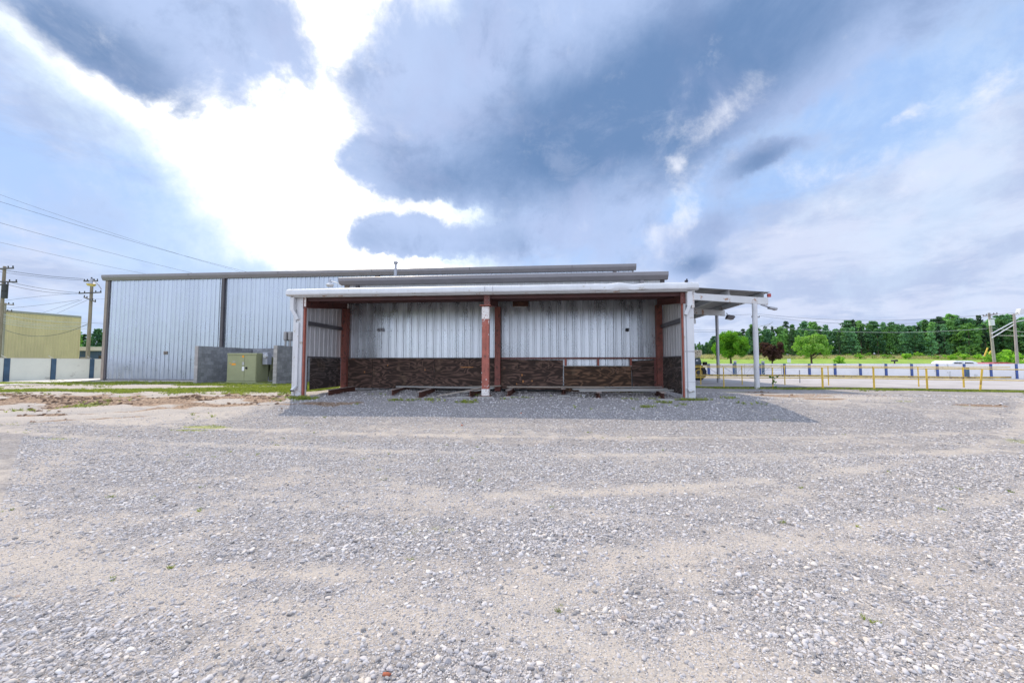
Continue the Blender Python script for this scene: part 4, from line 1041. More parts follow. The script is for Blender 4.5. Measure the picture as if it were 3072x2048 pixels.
wall_run('perimeter_wall', 'cream panel wall with dark blue posts left of the warehouse', [(-32, y) for y in ly], [0] * 9, 1.33, M['fence_teal'], M['fence_cream'], .26, arms=(2, 3, 4, 5, 6, 7))
rx = [2050 + 0] + [2126, 2202, 2279, 2353, 2428, 2505, 2581, 2658, 2735, 2812, 2893, 2973, 3050, 3127, 3204]
rp = []; rz = []
for x in rx:
    yb = 1123 + max(0, (x - 2300) / 750) ** 1.6 * 13
    q = at(x, yb, 38.0); rp.append((q.x, q.y)); rz.append(q.z)
wall_run('perimeter_wall', 'long white panel wall with blue posts across the far side of the paved lot', rp, rz, .97, M['fence_blue'], M['fence_white'], .24, arms=(6, 7, 8, 9, 10, 11))
# loose gate frames leaning by the wall
def gate(px0, px1, y_, d, label, braces):
    a = at(px0, y_, d); zb_ = float(lot_z(a.x, a.y))
    b_ = at(px1, y_, d); th = thing('metal_gate', label, 'gate', (a.x, a.y, zb_), 'thin metal gate frames before the white wall')
    v = Vector((b_.x - a.x, b_.y - a.y, 0)); h = 1.02 + .06
    for z in (.08, .62, h): MB().tube([(0, 0, z), (v.x, v.y, z)], .018, 6).build('rail', M['steel'], th)
    for q_ in np.linspace(0, 1, braces + 1): MB().tube([(v.x * q_, v.y * q_, 0), (v.x * q_, v.y * q_, h)], .018, 6).build('upright', M['steel'], th)
    for k in range(braces):
        q0, q1 = k / braces, (k + 1) / braces
        MB().tube([(v.x * q0, v.y * q0, .1), (v.x * q1, v.y * q1, h - .03)], .015, 6).build('brace', M['steel'], th)
gate(2206, 2262, 1123, 36.5, 'thin gate frame just left of the front white pipe post, braced twice', 2)
gate(2284, 2345, 1123, 36.5, 'thin gate frame right of the front white pipe post', 2)
for px, lb in ((2206, 'dark blue gate post behind the rails near the green maple'), (2290, 'dark blue gate post just right of the front white pipe post'), (2903, 'dark blue gate post beside the white pickup')):
    q = at(px, 1124, 36.9); z0 = float(lot_z(q.x, q.y)); th = thing('gate_post', lb, 'post', (q.x, q.y, z0), 'gate posts by the white wall')
    MB().box(-.09, .09, -.09, .09, 0, 1.25 if px < 2800 else 1.05).build('post_shaft', M['fence_teal'], th)
    if px < 2800: MB().box(-.11, .11, -.11, .11, 1.255, 1.42).build('post_cap', M['steel'], th, bevel=.03)
q0, q1 = at(2128, 1096, 37), at(2206, 1122, 37)
for (a, b_), lb in (((2112, 1092), (2150, 1120)), 'thin bare rod slanting behind the rear canopy post'), (((2157, 1092), (2204, 1122)), 'thin bare rod slanting down right to the blue gate post'):
    pa, pb = at(*a, 36.7), at(*b_, 36.7); o = MB().tube([(0, 0, 0), pb - pa], .02, 6).build('brace_rod', M['steel']); o.location = pa; tag(o, lb, 'rod', 'bare rods slanting before the white wall')

# ------------------------------------------------------------------ yellow railings
def railing(name, label, posts, yline, ztop, zmid, top_m, mid_m, r=.021, beam=False):
    th = thing(name, label, 'railing', (posts[0][0], yline, 0))
    ox = posts[0][0]
    zg = [float(gz_(p[0], yline)) if not beam else float(lot_z(p[0], yline)) for p in posts]
    for k, (x, lean, rr) in enumerate(posts):
        MB().tube([(x - ox - lean, 0, zg[k] - .1), (x - ox, 0, zg[k] + ztop)], rr, 8).build('post', M['yellow'], th, True)
    top = [(p[0] - ox, 0, zg[k] + ztop + random.uniform(-.008, .008)) for k, p in enumerate(posts)]
    top = [(top[0][0] - 2.2, 0, top[0][2])] + top + [(top[-1][0] + 2.2, 0, top[-1][2] + .02)]
    MB().tube(top, r, 8).build('top_rail', M['yellow'], th, True)
    md = [(p[0], -.004 if not beam else 0, p[2] - ztop + zmid) for p in top]
    if beam:
        for a, b_ in zip(md[:-1], md[1:]): 
            MB().bar(a, b_, .08, .095).build('mid_beam', M['yellow_rust'], th)
    else: MB().tube(md, r, 8).build('mid_rail', M['yellow'], th, True)
    return th
def rpost(px, Y, lean=0.0, rr=.026): return (on_y(px, 1130, Y).x, lean, rr)
railing('railing', 'front yellow pipe railing along the dark kerb', [rpost(2171, 20.35), rpost(2318, 20.35), rpost(2467, 20.35, 0, .042), rpost(2621, 20.35, 0, .037), rpost(2780, 20.35, 0, .037), rpost(2948, 20.35, .16, .037), rpost(3110, 20.35)], 20.35, 1.02, .52, 'yellow', 'yellow')
railing('railing', 'rear yellow railing with a flat worn beam on the paved lot', [rpost(2102, 22.5), rpost(2226, 22.5), rpost(2354, 22.5), rpost(2485, 22.5), rpost(2620, 22.5), rpost(2755, 22.5), rpost(2890, 22.5, 0, .037)], 22.5, 1.02, .50, 'yellow', 'yellow', beam=True)
q = on_y(2400, 1120, 24); o = MB().tube([(0, 0, 0), (0, 0, .75)], .03, 8).build('marker_post', M['steel']); o.location = (q.x * 1.04, 25, float(lot_z(q.x, 25))); tag(o, 'short bare steel post standing on the lot behind the rails', 'post')

# ------------------------------------------------------------------ telehandler, mostly hidden by the shed
p = on_z(2094, 1140, -.06)
tw = thing('telehandler', 'beige and slate wheeled loader with yellow rims, mostly hidden behind the shed corner', 'loader', (p.x, p.y, -.06))
def wheel(x, y, r, par):
    m_ = MB(); n = 28
    prof = [(-.20, r * .48), (-.22, r * .80), (-.19, r * .96), (-.12, r), (.12, r), (.19, r * .96), (.22, r * .80), (.20, r * .48)]
    vs = []; fs = []
    for k in range(n):
        a = 2 * math.pi * k / n; tread = .028 if k % 2 else 0
        for yy, rr in prof: q_ = rr + (tread if rr > r * .9 else 0); vs.append((x + q_ * math.cos(a), y + yy, r + q_ * math.sin(a)))
    L_ = len(prof)
    for k in range(n):
        for j in range(L_ - 1): fs.append((k * L_ + j, k * L_ + j + 1, ((k + 1) % n) * L_ + j + 1, ((k + 1) % n) * L_ + j))
    ty = m_.add(vs, fs).build('tyre', M['black'], par, True)
    rm = MB().tube([(x, y - .16, r), (x, y + .16, r)], r * .50, 20).build('rim', M['wheel_yellow'], par, True)
    MB().tube([(x, y - .19, r), (x, y - .163, r)], r * .30, 14).build('hub', M['dark_steel'], rm, True)
wheel(0, 0, .52, tw); wheel(-2.9, 0, .52, tw); wheel(0, 1.9, .52, tw); wheel(-2.9, 1.9, .52, tw)
MB().prism([(-3.7, .55), (.25, .55), (.42, 1.15), (.30, 1.55), (-.2, 1.3), (-3.7, 1.35)], 'y', .35, 1.55).build('chassis', M['grey_machine'], tw, bevel=.03)
MB().prism([(-3.9, 2.0), (-.3, 1.50), (.30, 1.58), (.44, 1.80), (.42, 2.06), (-.5, 2.06), (-3.9, 2.5)], 'y', .3, .75).build('boom', M['beige_machine'], tw, bevel=.04)
for dx, dz in ((.1, 1.75), (.0, 1.86), (.12, 1.92), (-.15, 1.8), (.25, 1.95)):
    MB().tube([(dx, .285, dz), (dx, .298, dz)], .028, 10).build('pin_hole', M['hole'], tw)
MB().prism([(-2.6, 1.352), (-1.2, 1.352), (-1.3, 2.6), (-2.5, 2.6)], 'y', 1.0, 1.6).build('cab', M['glass'], tw, bevel=.03)
MB().box(.02, .16, .33, .345, 1.30, 1.38).build('sticker', M['white_sticker'], tw)
MB().box(.42, .62, -.05, .3, 1.02, 1.24).build('mudguard', M['black'], tw, bevel=.02)

# ------------------------------------------------------------------ vehicles on the road behind the wall
def car_body(prof, W_, m, par, name='body'): return MB().prism(prof, 'y', -W_ / 2, W_ / 2).build(name, m, par, bevel=.06)
q = at(2872, 1100, 44.0)
zr = float(gz_(q.x, q.y)) + .05
pk = thing('pickup_truck', 'white pickup truck passing behind the far white wall', 'pickup truck', (q.x, q.y, .0 - .58 if True else zr), None, math.radians(4))
pk.location.z = zr
s_ = (1.1 + (1088.7 - 1081.5) / 1195 * 44 - zr) / 1.92
PR = [(-3.1, .45), (2.6, .45), (2.7, .75), (2.62, 1.05), (1.35, 1.18), (-3.1, 1.18)]
car_body([(a * s_, b_ * s_) for a, b_ in PR], 1.95 * s_, M['car_white'], pk)
cabm = car_body([(a * s_, b_ * s_) for a, b_ in [(-1.45, 1.182), (1.35, 1.182), (.65, 1.80), (.3, 1.90), (-.95, 1.92), (-1.25, 1.82)]], 1.7 * s_, M['car_white'], pk, 'cab')
for a, b_ in ((-1.22, -.52), (-.36, .28)):
    MB().prism([(a * s_, 1.24 * s_), ((b_ + (.45 if b_ > 0 else 0)) * s_, 1.24 * s_), ((b_ + (.08 if b_ > 0 else 0)) * s_, 1.76 * s_), ((a + .08) * s_, 1.78 * s_)], 'y', -.86 * s_, -.853 * s_).build('window', M['glass'], pk)
for x in (-2.1, 1.75):
    for y in (-.85, .85):
        w_ = MB().tube([(x * s_, (y - .12) * s_, .4 * s_), (x * s_, (y + .12) * s_, .4 * s_)], .4 * s_, 20).build('wheel', M['black'], pk, True)
        MB().tube([(x * s_, (y - .13) * s_, .4 * s_), (x * s_, (y + .13) * s_, .4 * s_)], .24 * s_, 12).build('rim', M['steel'], w_, True)
q = at(2990, 1100, 46.0)
rc = thing('red_car', 'red car with only its roof showing above the far white wall', 'car', (q.x, q.y, float(gz_(q.x, q.y)) + .05), None, math.radians(4))
zr = rc.location.z; s_ = (1.1 + (1088.7 - 1086.0) / 1195 * 46 - zr) / 1.5
car_body([(a * s_, b_ * s_) for a, b_ in [(-2.2, .35), (2.2, .35), (2.25, .7), (1.2, .92), (-1.9, .95), (-2.25, .75)]], 1.8 * s_, M['car_red'], rc)
car_body([(a * s_, b_ * s_) for a, b_ in [(-1.75, .952), (1.15, .922), (.45, 1.42), (-.1, 1.49), (-.9, 1.49), (-1.4, 1.38)]], 1.5 * s_, M['car_red'], rc, 'cabin')
MB().prism([(-1.4 * s_, .98 * s_), (.95 * s_, .98 * s_), (.4 * s_, 1.36 * s_), (-1.25 * s_, 1.36 * s_)], 'y', -.765 * s_, -.755 * s_).build('window', M['glass'], rc)
for x in (-1.4, 1.4):
    for y in (-.8, .8): MB().tube([(x * s_, (y - .1) * s_, .32 * s_), (x * s_, (y + .1) * s_, .32 * s_)], .32 * s_, 20).build('wheel', M['black'], rc, True)
# mailbox
q = at(2684, 1092, 50); z0 = float(gz_(q.x, q.y)); zt = 1.1 + (1088.7 - 1078) / 1195 * 50
mbx = thing('mailbox', 'dark roadside mailbox on a post in the grass beyond the wall', 'mailbox', (q.x, q.y, z0))
MB().box(-.05, .05, -.05, .05, 0, zt - z0 - .25).build('post', M['mail'], mbx)
MB().prism([(-.18, 0), (.18, 0), (.18, .15), (.12, .24), (-.12, .24), (-.18, .15)], 'y', -.3, .3).build('box', M['mail'], mbx).location = (0, 0, zt - z0 - .25)

# ------------------------------------------------------------------ buildings at the left
yb = thing('mustard_building', 'windowless mustard yellow ribbed metal building behind the cream wall', 'building', (0, 0, 0))
A0 = at(-230, 1089, 49); A1 = at(233, 1089, 62)
A0.z = 0; A1.z = 0
Hh = 1.1 + (1088.7 - 947) / 1195 * 62
v = A1 - A0; L = v.length; ang = math.atan2(v.y, v.x)
yb.location = (A0.x, A0.y, 0); yb.rotation_euler = (0, 0, ang)
npan = int(L / .914); me_ = clad_mesh('wall_panel', L / npan - .004, Hh - .3, M['mustard'], depth=.03)
for k in range(npan): inst(me_, 'wall_panel', (k * L / npan, 0, 0), yb)
MB().box(-.1, L + .1, -.06, .2, Hh - .3, Hh).build('roof_trim', M['conduit'], yb)
MB().box(L, L + .12, -.05, .2, 0, Hh - .3).build('corner_trim', M['mustard'], yb)
MB().box(.2, L, .25, 18, 0, Hh - .35).build('building_core', M['mustard'], yb)
MB().box(0, L, .2, 18, Hh - .34, Hh - .2).build('roof', M['deck'], yb)
bb = thing('blue_building', 'low blue building with a white roof band between the mustard building and the warehouse', 'building', (0, 0, 0))
B0 = at(215, 1089, 68); B1 = at(345, 1089, 68); zt = 1.1 + (1088.7 - 1040) / 1195 * 68; zm = 1.1 + (1088.7 - 1052) / 1195 * 68
bb.location = (B0.x, B0.y, 0); v = B1 - B0; bb.rotation_euler = (0, 0, math.atan2(v.y, v.x)); L = Vector((v.x, v.y)).length
clad_wall(bb, 0, L, 0, 0, zm, M['bluewall'], depth=.03)
MB().box(-.2, L + .2, -.3, 9, zm, zt).build('roof_band', M['white_wall'], bb)
MB().box(0, L, .1, 9, 0, zm - .01).build('building_core', M['bluewall'], bb)
MB().box(L * .86, L + .3, -.1, 3, zt, zt + .9).build('roof_box', M['white_wall'], bb)
MB().box(1.5, 2.4, -.08, -.04, 0, 2.1).build('door', M['grey_box'], bb)
MB().box(4.6, 6.2, -.08, -.04, 1.2, 2.4).build('window', M['glass'], bb)

# ------------------------------------------------------------------ utility poles and lines
def pole(px, d, ytop, label, arms, m='wood_pole', r=.16, zbase=0.0, group='wooden utility poles', lean=0.0, extra=None):
    b_ = at(px, 1089, d); zt = at(px, ytop, d).z
    th = thing('utility_pole', label, 'utility pole', (b_.x, b_.y, zbase), group); th.rotation_euler = (0, math.radians(lean), 0)
    MB().tube([(0, 0, -.2), (0, 0, zt - zbase)], r, 10, r * .7).build('shaft', M[m], th, True)
    for yy, half, tilt, ax in arms:
        z = at(px, yy, d).z - zbase; hx = half * d / FPX; dirv = Vector((math.cos(ax), math.sin(ax), 0)) * hx
        a_ = MB().bar((-dirv.x, -dirv.y - .12, z - tilt), (dirv.x, dirv.y - .12, z + tilt), .10, .12).build('crossarm', M['wood_pole' if m != 'wood_pole' else 'trim_dark'], th)
        for q_ in (-.95, -.5, .5, .95):
            MB().tube([(dirv.x * q_, dirv.y * q_ - .12, z + .07 + tilt * q_), (dirv.x * q_, dirv.y * q_ - .12, z + .24 + tilt * q_)], .05, 6).build('insulator', M['dark_steel'], a_)
    if extra: extra(th, d, zbase)
    return th
pole(262, 44, 833, 'wooden utility pole with three crossarms between the mustard building and the warehouse', [(841, 23, .0, 0), (877, 28, .1, .3), (897, 27, -.3, -.2)], r=.19)
def gearA(th, d, zb):
    for yy in (863, 883):
        z = at(0, yy, d).z - zb; MB().tube([(.5, -.2, z - .35), (.5, -.2, z + .35)], .22, 10).build('cutout', M['dark_steel'], th, True)
pole(-6, 38, 795, 'tall utility pole cut by the left edge of the picture', [(803, 36, .02, 0), (843, 40, 0, .2), (852, 22, 0, 0)], r=.17, extra=gearA)
pole(3, 46, 907, 'shorter grey utility pole in front of the mustard building at the left edge', [(911, 34, -.1, 0), (934, 26, 0, .1)], m='pole_grey', r=.17)
def armlight(th, d, zb, yl, reach):
    z = at(0, yl, d).z - zb
    MB().tube([(0, 0, z - .6), (reach * .6, 0, z + .15), (reach, 0, z + .3)], .04, 6).build('lamp_arm', M['steel'], th, True)
pole(2270, 62, 940, 'distant utility pole seen between the pipe post and the copper tree', [(951, 12, 0, .1)], r=.17, zbase=0.3, extra=lambda th, d, zb: (MB().tube([(0, 0, at(0, 1003, d).z - zb), (2.6, 0, at(0, 965, d).z - zb)], .035, 6).build('brace', M['steel'], th), MB().tube([(0, 0, at(0, 983, d).z - zb), (2.2, 0, at(0, 970, d).z - zb)], .035, 6).build('brace', M['steel'], th)))
def tf(th, d, zb):
    z = at(0, 967, d).z - zb; MB().tube([(-.25, -.45, z - .45), (-.25, -.45, z + .45)], .3, 12).build('transformer_can', M['white_wall'], th, True)
pole(2984, 58, 937, 'leaning grey utility pole with a pale transformer can before the forest', [(944, 20, .12, 0)], m='pole_grey', r=.19, zbase=.2, lean=-2.2, extra=tf)
def lampE(th, d, zb):
    z = at(0, 942, d).z - zb
    MB().tube([(0, 0, z), (.5, 0, z + .25)], .04, 6).build('lamp_arm', M['steel'], th, True)
    MB().prism([(.3, -.05), (.9, .1), (1.0, .55), (.45, .6)], 'y', -.25, .25).build('lamp_head', M['white_metal'], th, bevel=.05).location = (0, 0, z)
    zz = at(0, 963, d).z - zb
    MB().tube([(.9, 0, zz + .1), (-.2, 0, zz - .1), (-2.3, 0, zz - 1.3)], .05, 6).build('arm', M['white_metal'], th, True)
    MB().tube([(.0, 0, zz - .3), (-2.3, 0, zz - 1.75)], .05, 6).build('arm', M['white_metal'], th, True)
pole(3052, 42, 940, 'light pole with a white lamp head and long white arms at the right edge', [], r=.14, m='pole_grey', zbase=-.5, extra=lampE, group='light poles')

def wire(a, b_, sag, r, label, m='wire', group='overhead power lines', name='power_line'):
    pa, pb = at(*a), at(*b_); n = 18; r = r * .62
    pts = [pa.lerp(pb, k / n) - pa - Vector((0, 0, sag * 4 * (k / n) * (1 - k / n))) for k in range(n + 1)]
    o = MB().tube(pts, r, 5).build(name, M[m], None, True); o.location = pa; return tag(o, label, 'power line', group)
wire((-400, 440, 28), (760, 826, 60), .5, .018, 'highest overhead line crossing the sky at the upper left')
wire((-400, 478, 28), (900, 852, 62), .6, .024, 'thick second overhead line from the top crossing the sky at the left')
wire((-400, 552, 30), (760, 858, 60), .5, .024, 'third overhead line from the top crossing the sky at the left')
wire((-400, 630, 30), (640, 858, 60), .4, .02, 'lowest of the long overhead lines running down to the warehouse roof')
wire((-60, 797, 38), (250, 836, 44), .2, .035, 'upper line between the two tall poles at the left')
wire((-60, 806, 38), (285, 842, 44), .2, .025, 'thin second line between the two tall poles at the left')
wire((28, 846, 38), (238, 878, 44), .15, .03, 'middle line between the two tall poles at the left')
wire((20, 853, 38), (250, 880, 44), .3, .03, 'darker middle line just below, between the two tall poles at the left')
wire((0, 904, 39), (230, 880, 44), -.1, .02, 'thin line rising to the second crossarm of the pole by the warehouse')
wire((0, 926, 46), (238, 899, 44), .1, .025, 'line rising from the short pole to the lowest crossarm')
wire((130, 937, 58), (245, 900, 44), .0, .025, 'line fanning down left from the lowest crossarm behind the mustard building')
wire((170, 940, 58), (262, 900, 44), .0, .025, 'second line fanning down left from the lowest crossarm')
wire((5, 942, 46), (262, 968, 44), .25, .04, 'highest bright cable across the mustard building', 'wire_pale', 'bright cables across the mustard building')
wire((5, 955, 46), (262, 975, 44), .3, .03, 'second bright cable across the mustard building', 'wire_pale', 'bright cables across the mustard building')
wire((5, 961, 46), (262, 979, 44), .3, .035, 'third bright cable across the mustard building', 'wire_pale', 'bright cables across the mustard building')
wire((5, 968, 46), (262, 986, 44), .3, .035, 'lowest bright cable across the mustard building', 'wire_pale', 'bright cables across the mustard building')
wire((5, 985, 45.5), (262, 972, 43.7), 1.1, .04, 'dark cable hanging in a deep loop before the mustard building')
wire((275, 897, 44), (480, 885, 80), .2, .02, 'thin line running right from the pole behind the warehouse corner')
wire((275, 968, 44), (480, 975, 90), .2, .025, 'low line running right from the pole behind the warehouse corner')
wire((2080, 945, 62), (2268, 942, 62), .1, .03, 'upper line left of the distant pole, under the canopy')
wire((2270, 941, 62), (2984, 941, 58), 1.0, .03, 'upper line from the distant pole to the transformer pole')
wire((2274, 946, 62), (2990, 947, 58), 1.3, .03, 'second line from the distant pole to the transformer pole')
wire((2272, 975, 62), (2986, 983, 58), .9, .04, 'lower bright cable from the distant pole across the forest', 'wire_pale')
wire((2990, 942, 58), (3250, 900, 50), .3, .03, 'upper line leaving the transformer pole to the right')
wire((2990, 985, 58), (3200, 1000, 44), .2, .04, 'pale line drooping right from the transformer pole', 'wire_pale')
wire((2992, 1006, 58), (3250, 1006, 44), .05, .05, 'level bright cable right of the transformer pole', 'wire_pale')
wire((2080, 990, 70), (2200, 988, 70), .05, .03, 'low line behind the green maple, upper of two')
wire((2080, 996, 70), (2200, 993, 70), .05, .03, 'low line behind the green maple, lower of two')

# ------------------------------------------------------------------ trees
def leaf_cloud(centres, n, leaf, up=.3, seed=0, flat=1.0):
    """n leaf faces scattered round clump centres (x,y,z,r)"""
    g = np.random.default_rng(seed)
    cs = np.array(centres); w = cs[:, 3] ** 2; w /= w.sum()
    idx = g.choice(len(cs), n, p=w); c = cs[idx]
    d = g.normal(size=(n, 3)); d /= np.linalg.norm(d, axis=1)[:, None]
    rad = c[:, 3:4] * g.random((n, 1)) ** .45
    P = c[:, :3] + d * rad * np.array([1, 1, flat])
    nrm = d * .8 + g.normal(size=(n, 3)) * .6 + np.array([0, 0, up]); nrm /= np.linalg.norm(nrm, axis=1)[:, None]
    a = np.cross(nrm, g.normal(size=(n, 3))); a /= np.linalg.norm(a, axis=1)[:, None]; b_ = np.cross(nrm, a)
    s = leaf * (.6 + .8 * g.random((n, 1)))
    k0 = P + a * s; k1 = P + b_ * s * .6 + nrm * s * .15; k2 = P - a * s; k3 = P - b_ * s * .6 + nrm * s * .15
    V = np.stack([k0, k1, k2, k3], 1).reshape(-1, 3)
    return V
def mesh_quads(name, V, m):
    me = bpy.data.meshes.new(name); n = len(V) // 4
    me.vertices.add(len(V)); me.vertices.foreach_set('co', V.ravel())
    me.loops.add(len(V)); me.loops.foreach_set('vertex_index', np.arange(len(V), dtype=np.int32))
    me.polygons.add(n); me.polygons.foreach_set('loop_start', np.arange(0, len(V), 4, dtype=np.int32))
    me.update(calc_edges=True); me.materials.append(m); return me
def round_crown(rx, rz, z0, k, seed, lobes=1.0, bottom=.15):
    g = np.random.default_rng(seed); out = []
    for i in range(k):
        d = g.normal(size=3); d /= np.linalg.norm(d)
        r = g.random() ** .4 * .82
        x, y, z = d * r
        taper = 1 - .42 * max(0, z) - .06 * max(0, -z)
        out.append((x * rx * taper, y * rx * taper, z0 + rz + z * rz, rx * (.16 + .14 * g.random()) * lobes))
    return out
def branchy(name, th, h, r0, m, seed, spread, n=7, z1=.35):
    g = random.Random(seed); mb = MB()
    mb.tube([(0, 0, -.3), (g.uniform(-.1, .1), g.uniform(-.1, .1), h * .4), (g.uniform(-.2, .2), g.uniform(-.2, .2), h * .85)], r0, 8, r0 * .3)
    for k in range(n):
        a = g.uniform(0, 6.28); z = h * g.uniform(z1, .65); L = spread * g.uniform(.5, .95)
        mb.tube([(0, 0, z), (math.cos(a) * L * .5, math.sin(a) * L * .5, z + L * .35), (math.cos(a) * L, math.sin(a) * L, z + L * .8)], r0 * .4, 6, r0 * .1)
    return mb.build(name, m, th, True)
def yard_tree(px, ybase, d, wpx, ytop, ycrown, leafm, label, cat, n, leaf, seed, name='broadleaf_tree', k=60, lobes=1.0, scale_y=1):
    q = at(px, ybase, d); z0 = float(gz_(q.x, q.y)); zt = at(px, ytop, d).z; zc_ = at(px, ycrown, d).z
    th = thing(name, label, cat, (q.x, q.y, z0)); h = zt - z0; rx = wpx / 2 * d / FPX
    branchy('trunk', th, h, .13 * h / 5, M['bark'], seed, rx, z1=max(.15, (zc_ - z0) / h))
    cr = round_crown(rx, (zt - zc_) / 2 * .98, zc_ - z0, k, seed, lobes)
    o = bpy.data.objects.new('crown', mesh_quads('crown', leaf_cloud(cr, n, leaf, .4, seed), leafm)); COL.objects.link(o); o.parent = th
    return th
yard_tree(2194, 1092, 52, 124, 982, 1084, M['leaf_maple'], 'bright green rounded maple beyond the white wall, behind the rear canopy post', 'tree', 15000, .10, 3, k=58, lobes=.86)
yard_tree(2317, 1092, 50, 80, 1013, 1088, M['leaf_copper'], 'dark copper leaved small tree beyond the white wall', 'tree', 9500, .085, 5, k=44, lobes=.85)
yard_tree(2437, 1092, 54, 128, 992, 1080, M['leaf_pale'], 'pale yellow green spreading tree with a visible forked trunk beyond the wall', 'tree', 8500, .10, 8, k=44, lobes=.75)

# forest
def pine_crown(seed, h, r, m, leaf=.28, n=1800, round_=False):
    g = np.random.default_rng(seed); cs = []
    for i in range(70):
        u = g.random() ** .8; z = h * (.01 + .97 * u)
        rr = r * ((1 - u) ** .8 * (.75 + .5 * g.random()) if not round_ else math.sqrt(max(.02, 1 - (2 * u - .9) ** 2 * .8))) + .1
        a = g.random() * 6.28; q_ = rr * g.random() ** .5
        cs.append((q_ * math.cos(a), q_ * math.sin(a), z, .20 * r + .22 * g.random()))
    return mesh_quads('crown', leaf_cloud(cs, n, leaf, .5, seed, .6), m)
trunk_me = MB().tube([(0, 0, -1), (0, 0, 7.5)], .16, 6, .05).mesh('trunk', M['bark'])
crowns = [pine_crown(100 + i, 9.5, 2.0 + .25 * (i % 3), M['leaf_forest'] if i % 3 else M['leaf_forest2'], round_=(i % 4 == 0)) for i in range(9)]
dark_crowns = [pine_crown(140 + i, 9.5, 1.7, M['leaf_dark'], n=800) for i in range(2)]
top = [(2060, 1052), (2090, 1020), (2110, 1028), (2140, 1010), (2180, 1000), (2230, 976), (2300, 985), (2350, 968), (2400, 972), (2450, 968), (2500, 982), (2580, 955), (2640, 972), (2720, 968), (2790, 962), (2850, 950), (2900, 948), (2960, 955), (3000, 948), (3072, 944), (3150, 938), (3300, 936)]
tx, ty_ = zip(*top)
fg = 'trees of the forest behind the meadow'
for row, (d0, n_) in enumerate(((106, 50), (113, 52), (121, 54), (128, 44))):
    for k in range(n_):
        px = 2070 + (3260 - 2070) * (k + random.uniform(.1, .9)) / n_
        d = d0 + random.uniform(-2.5, 2.5)
        if px < 2240: d += (2240 - px) * .16
        q = at(px, 1060, d); z0 = float(gz_(q.x, q.y))
        yt = np.interp(px, tx, ty_) + (row == 0) * random.uniform(8, 34) + (row == 1) * random.uniform(0, 16) + (row == 2) * random.uniform(-11, 10) + (row == 3) * random.uniform(4, 14)
        h = at(px, yt, d).z - z0
        if h < 2.5: continue
        drk = random.random() < (.1 + .12 * row)
        th = thing('forest_tree', 'dark needled tree standing among the forest behind the meadow' if drk else 'green tree standing among the forest behind the meadow', 'tree', (q.x, q.y, z0), fg, random.uniform(0, 6.28))
        s_ = h / 9.7; w_ = s_ * random.uniform(.8, 1.15)
        inst(random.choice(dark_crowns if drk else crowns), 'crown', (0, 0, 0), th, scale=(w_, w_, s_))
        if row == 0: inst(trunk_me, 'trunk', (0, 0, 0), th, scale=(s_, s_, s_))
for px in (2072, 2084, 2097, 2108, 2120, 2131, 2143, 2156):
    d = 128; q = at(px, 1060, d); z0 = float(gz_(q.x, q.y)); h = at(px, np.interp(px, tx, ty_) + random.uniform(-4, 10), d).z - z0
    th = thing('forest_tree', 'tree of the forest tail between the shed corner and the green maple', 'tree', (q.x, q.y, z0), fg, random.uniform(0, 6))
    s_ = h / 9.7; inst(crowns[px % 9], 'crown', (0, 0, 0), th, scale=(s_ * 1.3, s_ * 1.3, s_))
# trees behind the buildings at the left
for px, yt, d, lb in ((228, 990, 86, 'dark tree left of the pole above the blue building'), (246, 1000, 88, 'dark tree directly behind the pole above the blue building'), (268, 1006, 86, 'dark low tree right of the pole above the blue building'), (290, 985, 84, 'taller dark tree touching the warehouse corner'), (312, 992, 88, 'dark tree half hidden by the warehouse corner')):
    q = at(px, 1080, d); h = at(px, yt, d).z
    th = thing('background_tree', lb, 'tree', (q.x, q.y, 0), 'dark trees behind the blue building', random.uniform(0, 6))
    s_ = h / 9.7; inst(crowns[px % 9] if px != 246 else dark_crowns[0], 'crown', (0, 0, 0), th, scale=(s_ * 1.25, s_ * 1.25, s_)); inst(trunk_me, 'trunk', (0, 0, 0), th, scale=(s_, s_, s_))
# shrubs along the meadow edge
sc_me = [mesh_quads('shrub', leaf_cloud(round_crown(.9, .55, .0, 14, 300 + i, 1.2), 420, .13, .4, 300 + i), M['leaf_shrub']) for i in range(4)]
for k in range(26):
    px = 2530 + (3100 - 2530) * (k + random.uniform(.05, .95)) / 26
    d = 98 + random.uniform(-3, 5); 
    if px > 2930 and random.random() < .5: d = 80
    q = at(px, 1060, d); z0 = float(gz_(q.x, q.y)); s_ = random.uniform(.45, 1.35)
    o = inst(sc_me[k % 4], 'shrub', (q.x, q.y, z0), rot=(0, 0, random.uniform(0, 6)), scale=(s_ * 1.2, s_ * 1.2, s_)); tag(o, 'light green shrub at the far edge of the meadow before the forest', 'shrub', 'shrubs along the forest edge')
for px, w_, lb in ((2518, 1.6, 'light green bush just right of the pale tree at the meadow edge'), (2986 - 8, 2.2, 'big pale bush at the foot of the leaning transformer pole'), (3028, 2.6, 'largest pale bush between the two right-hand poles')):
    q = at(px, 1066, 74); z0 = float(gz_(q.x, q.y)); o = inst(sc_me[1], 'bush', (q.x, q.y, z0), scale=(w_ * .8, w_ * .8, w_)); tag(o, lb, 'bush', 'bushes in the meadow')
for (a, b_), lb in ((((2953, 1068), (2963, 1043)), 'tall leaning yellow guy-wire guard'), (((2968, 1062), (2973, 1052)), 'short yellow guy-wire guard half hidden by bushes')):
    pa, pb = at(*a, 72), at(*b_, 72); o = MB().tube([(0, 0, 0), pb - pa], .11, 6).build('guy_guard', M['yellow']); o.location = pa; tag(o, lb, 'cable guard', 'yellow cable guards by the transformer pole')
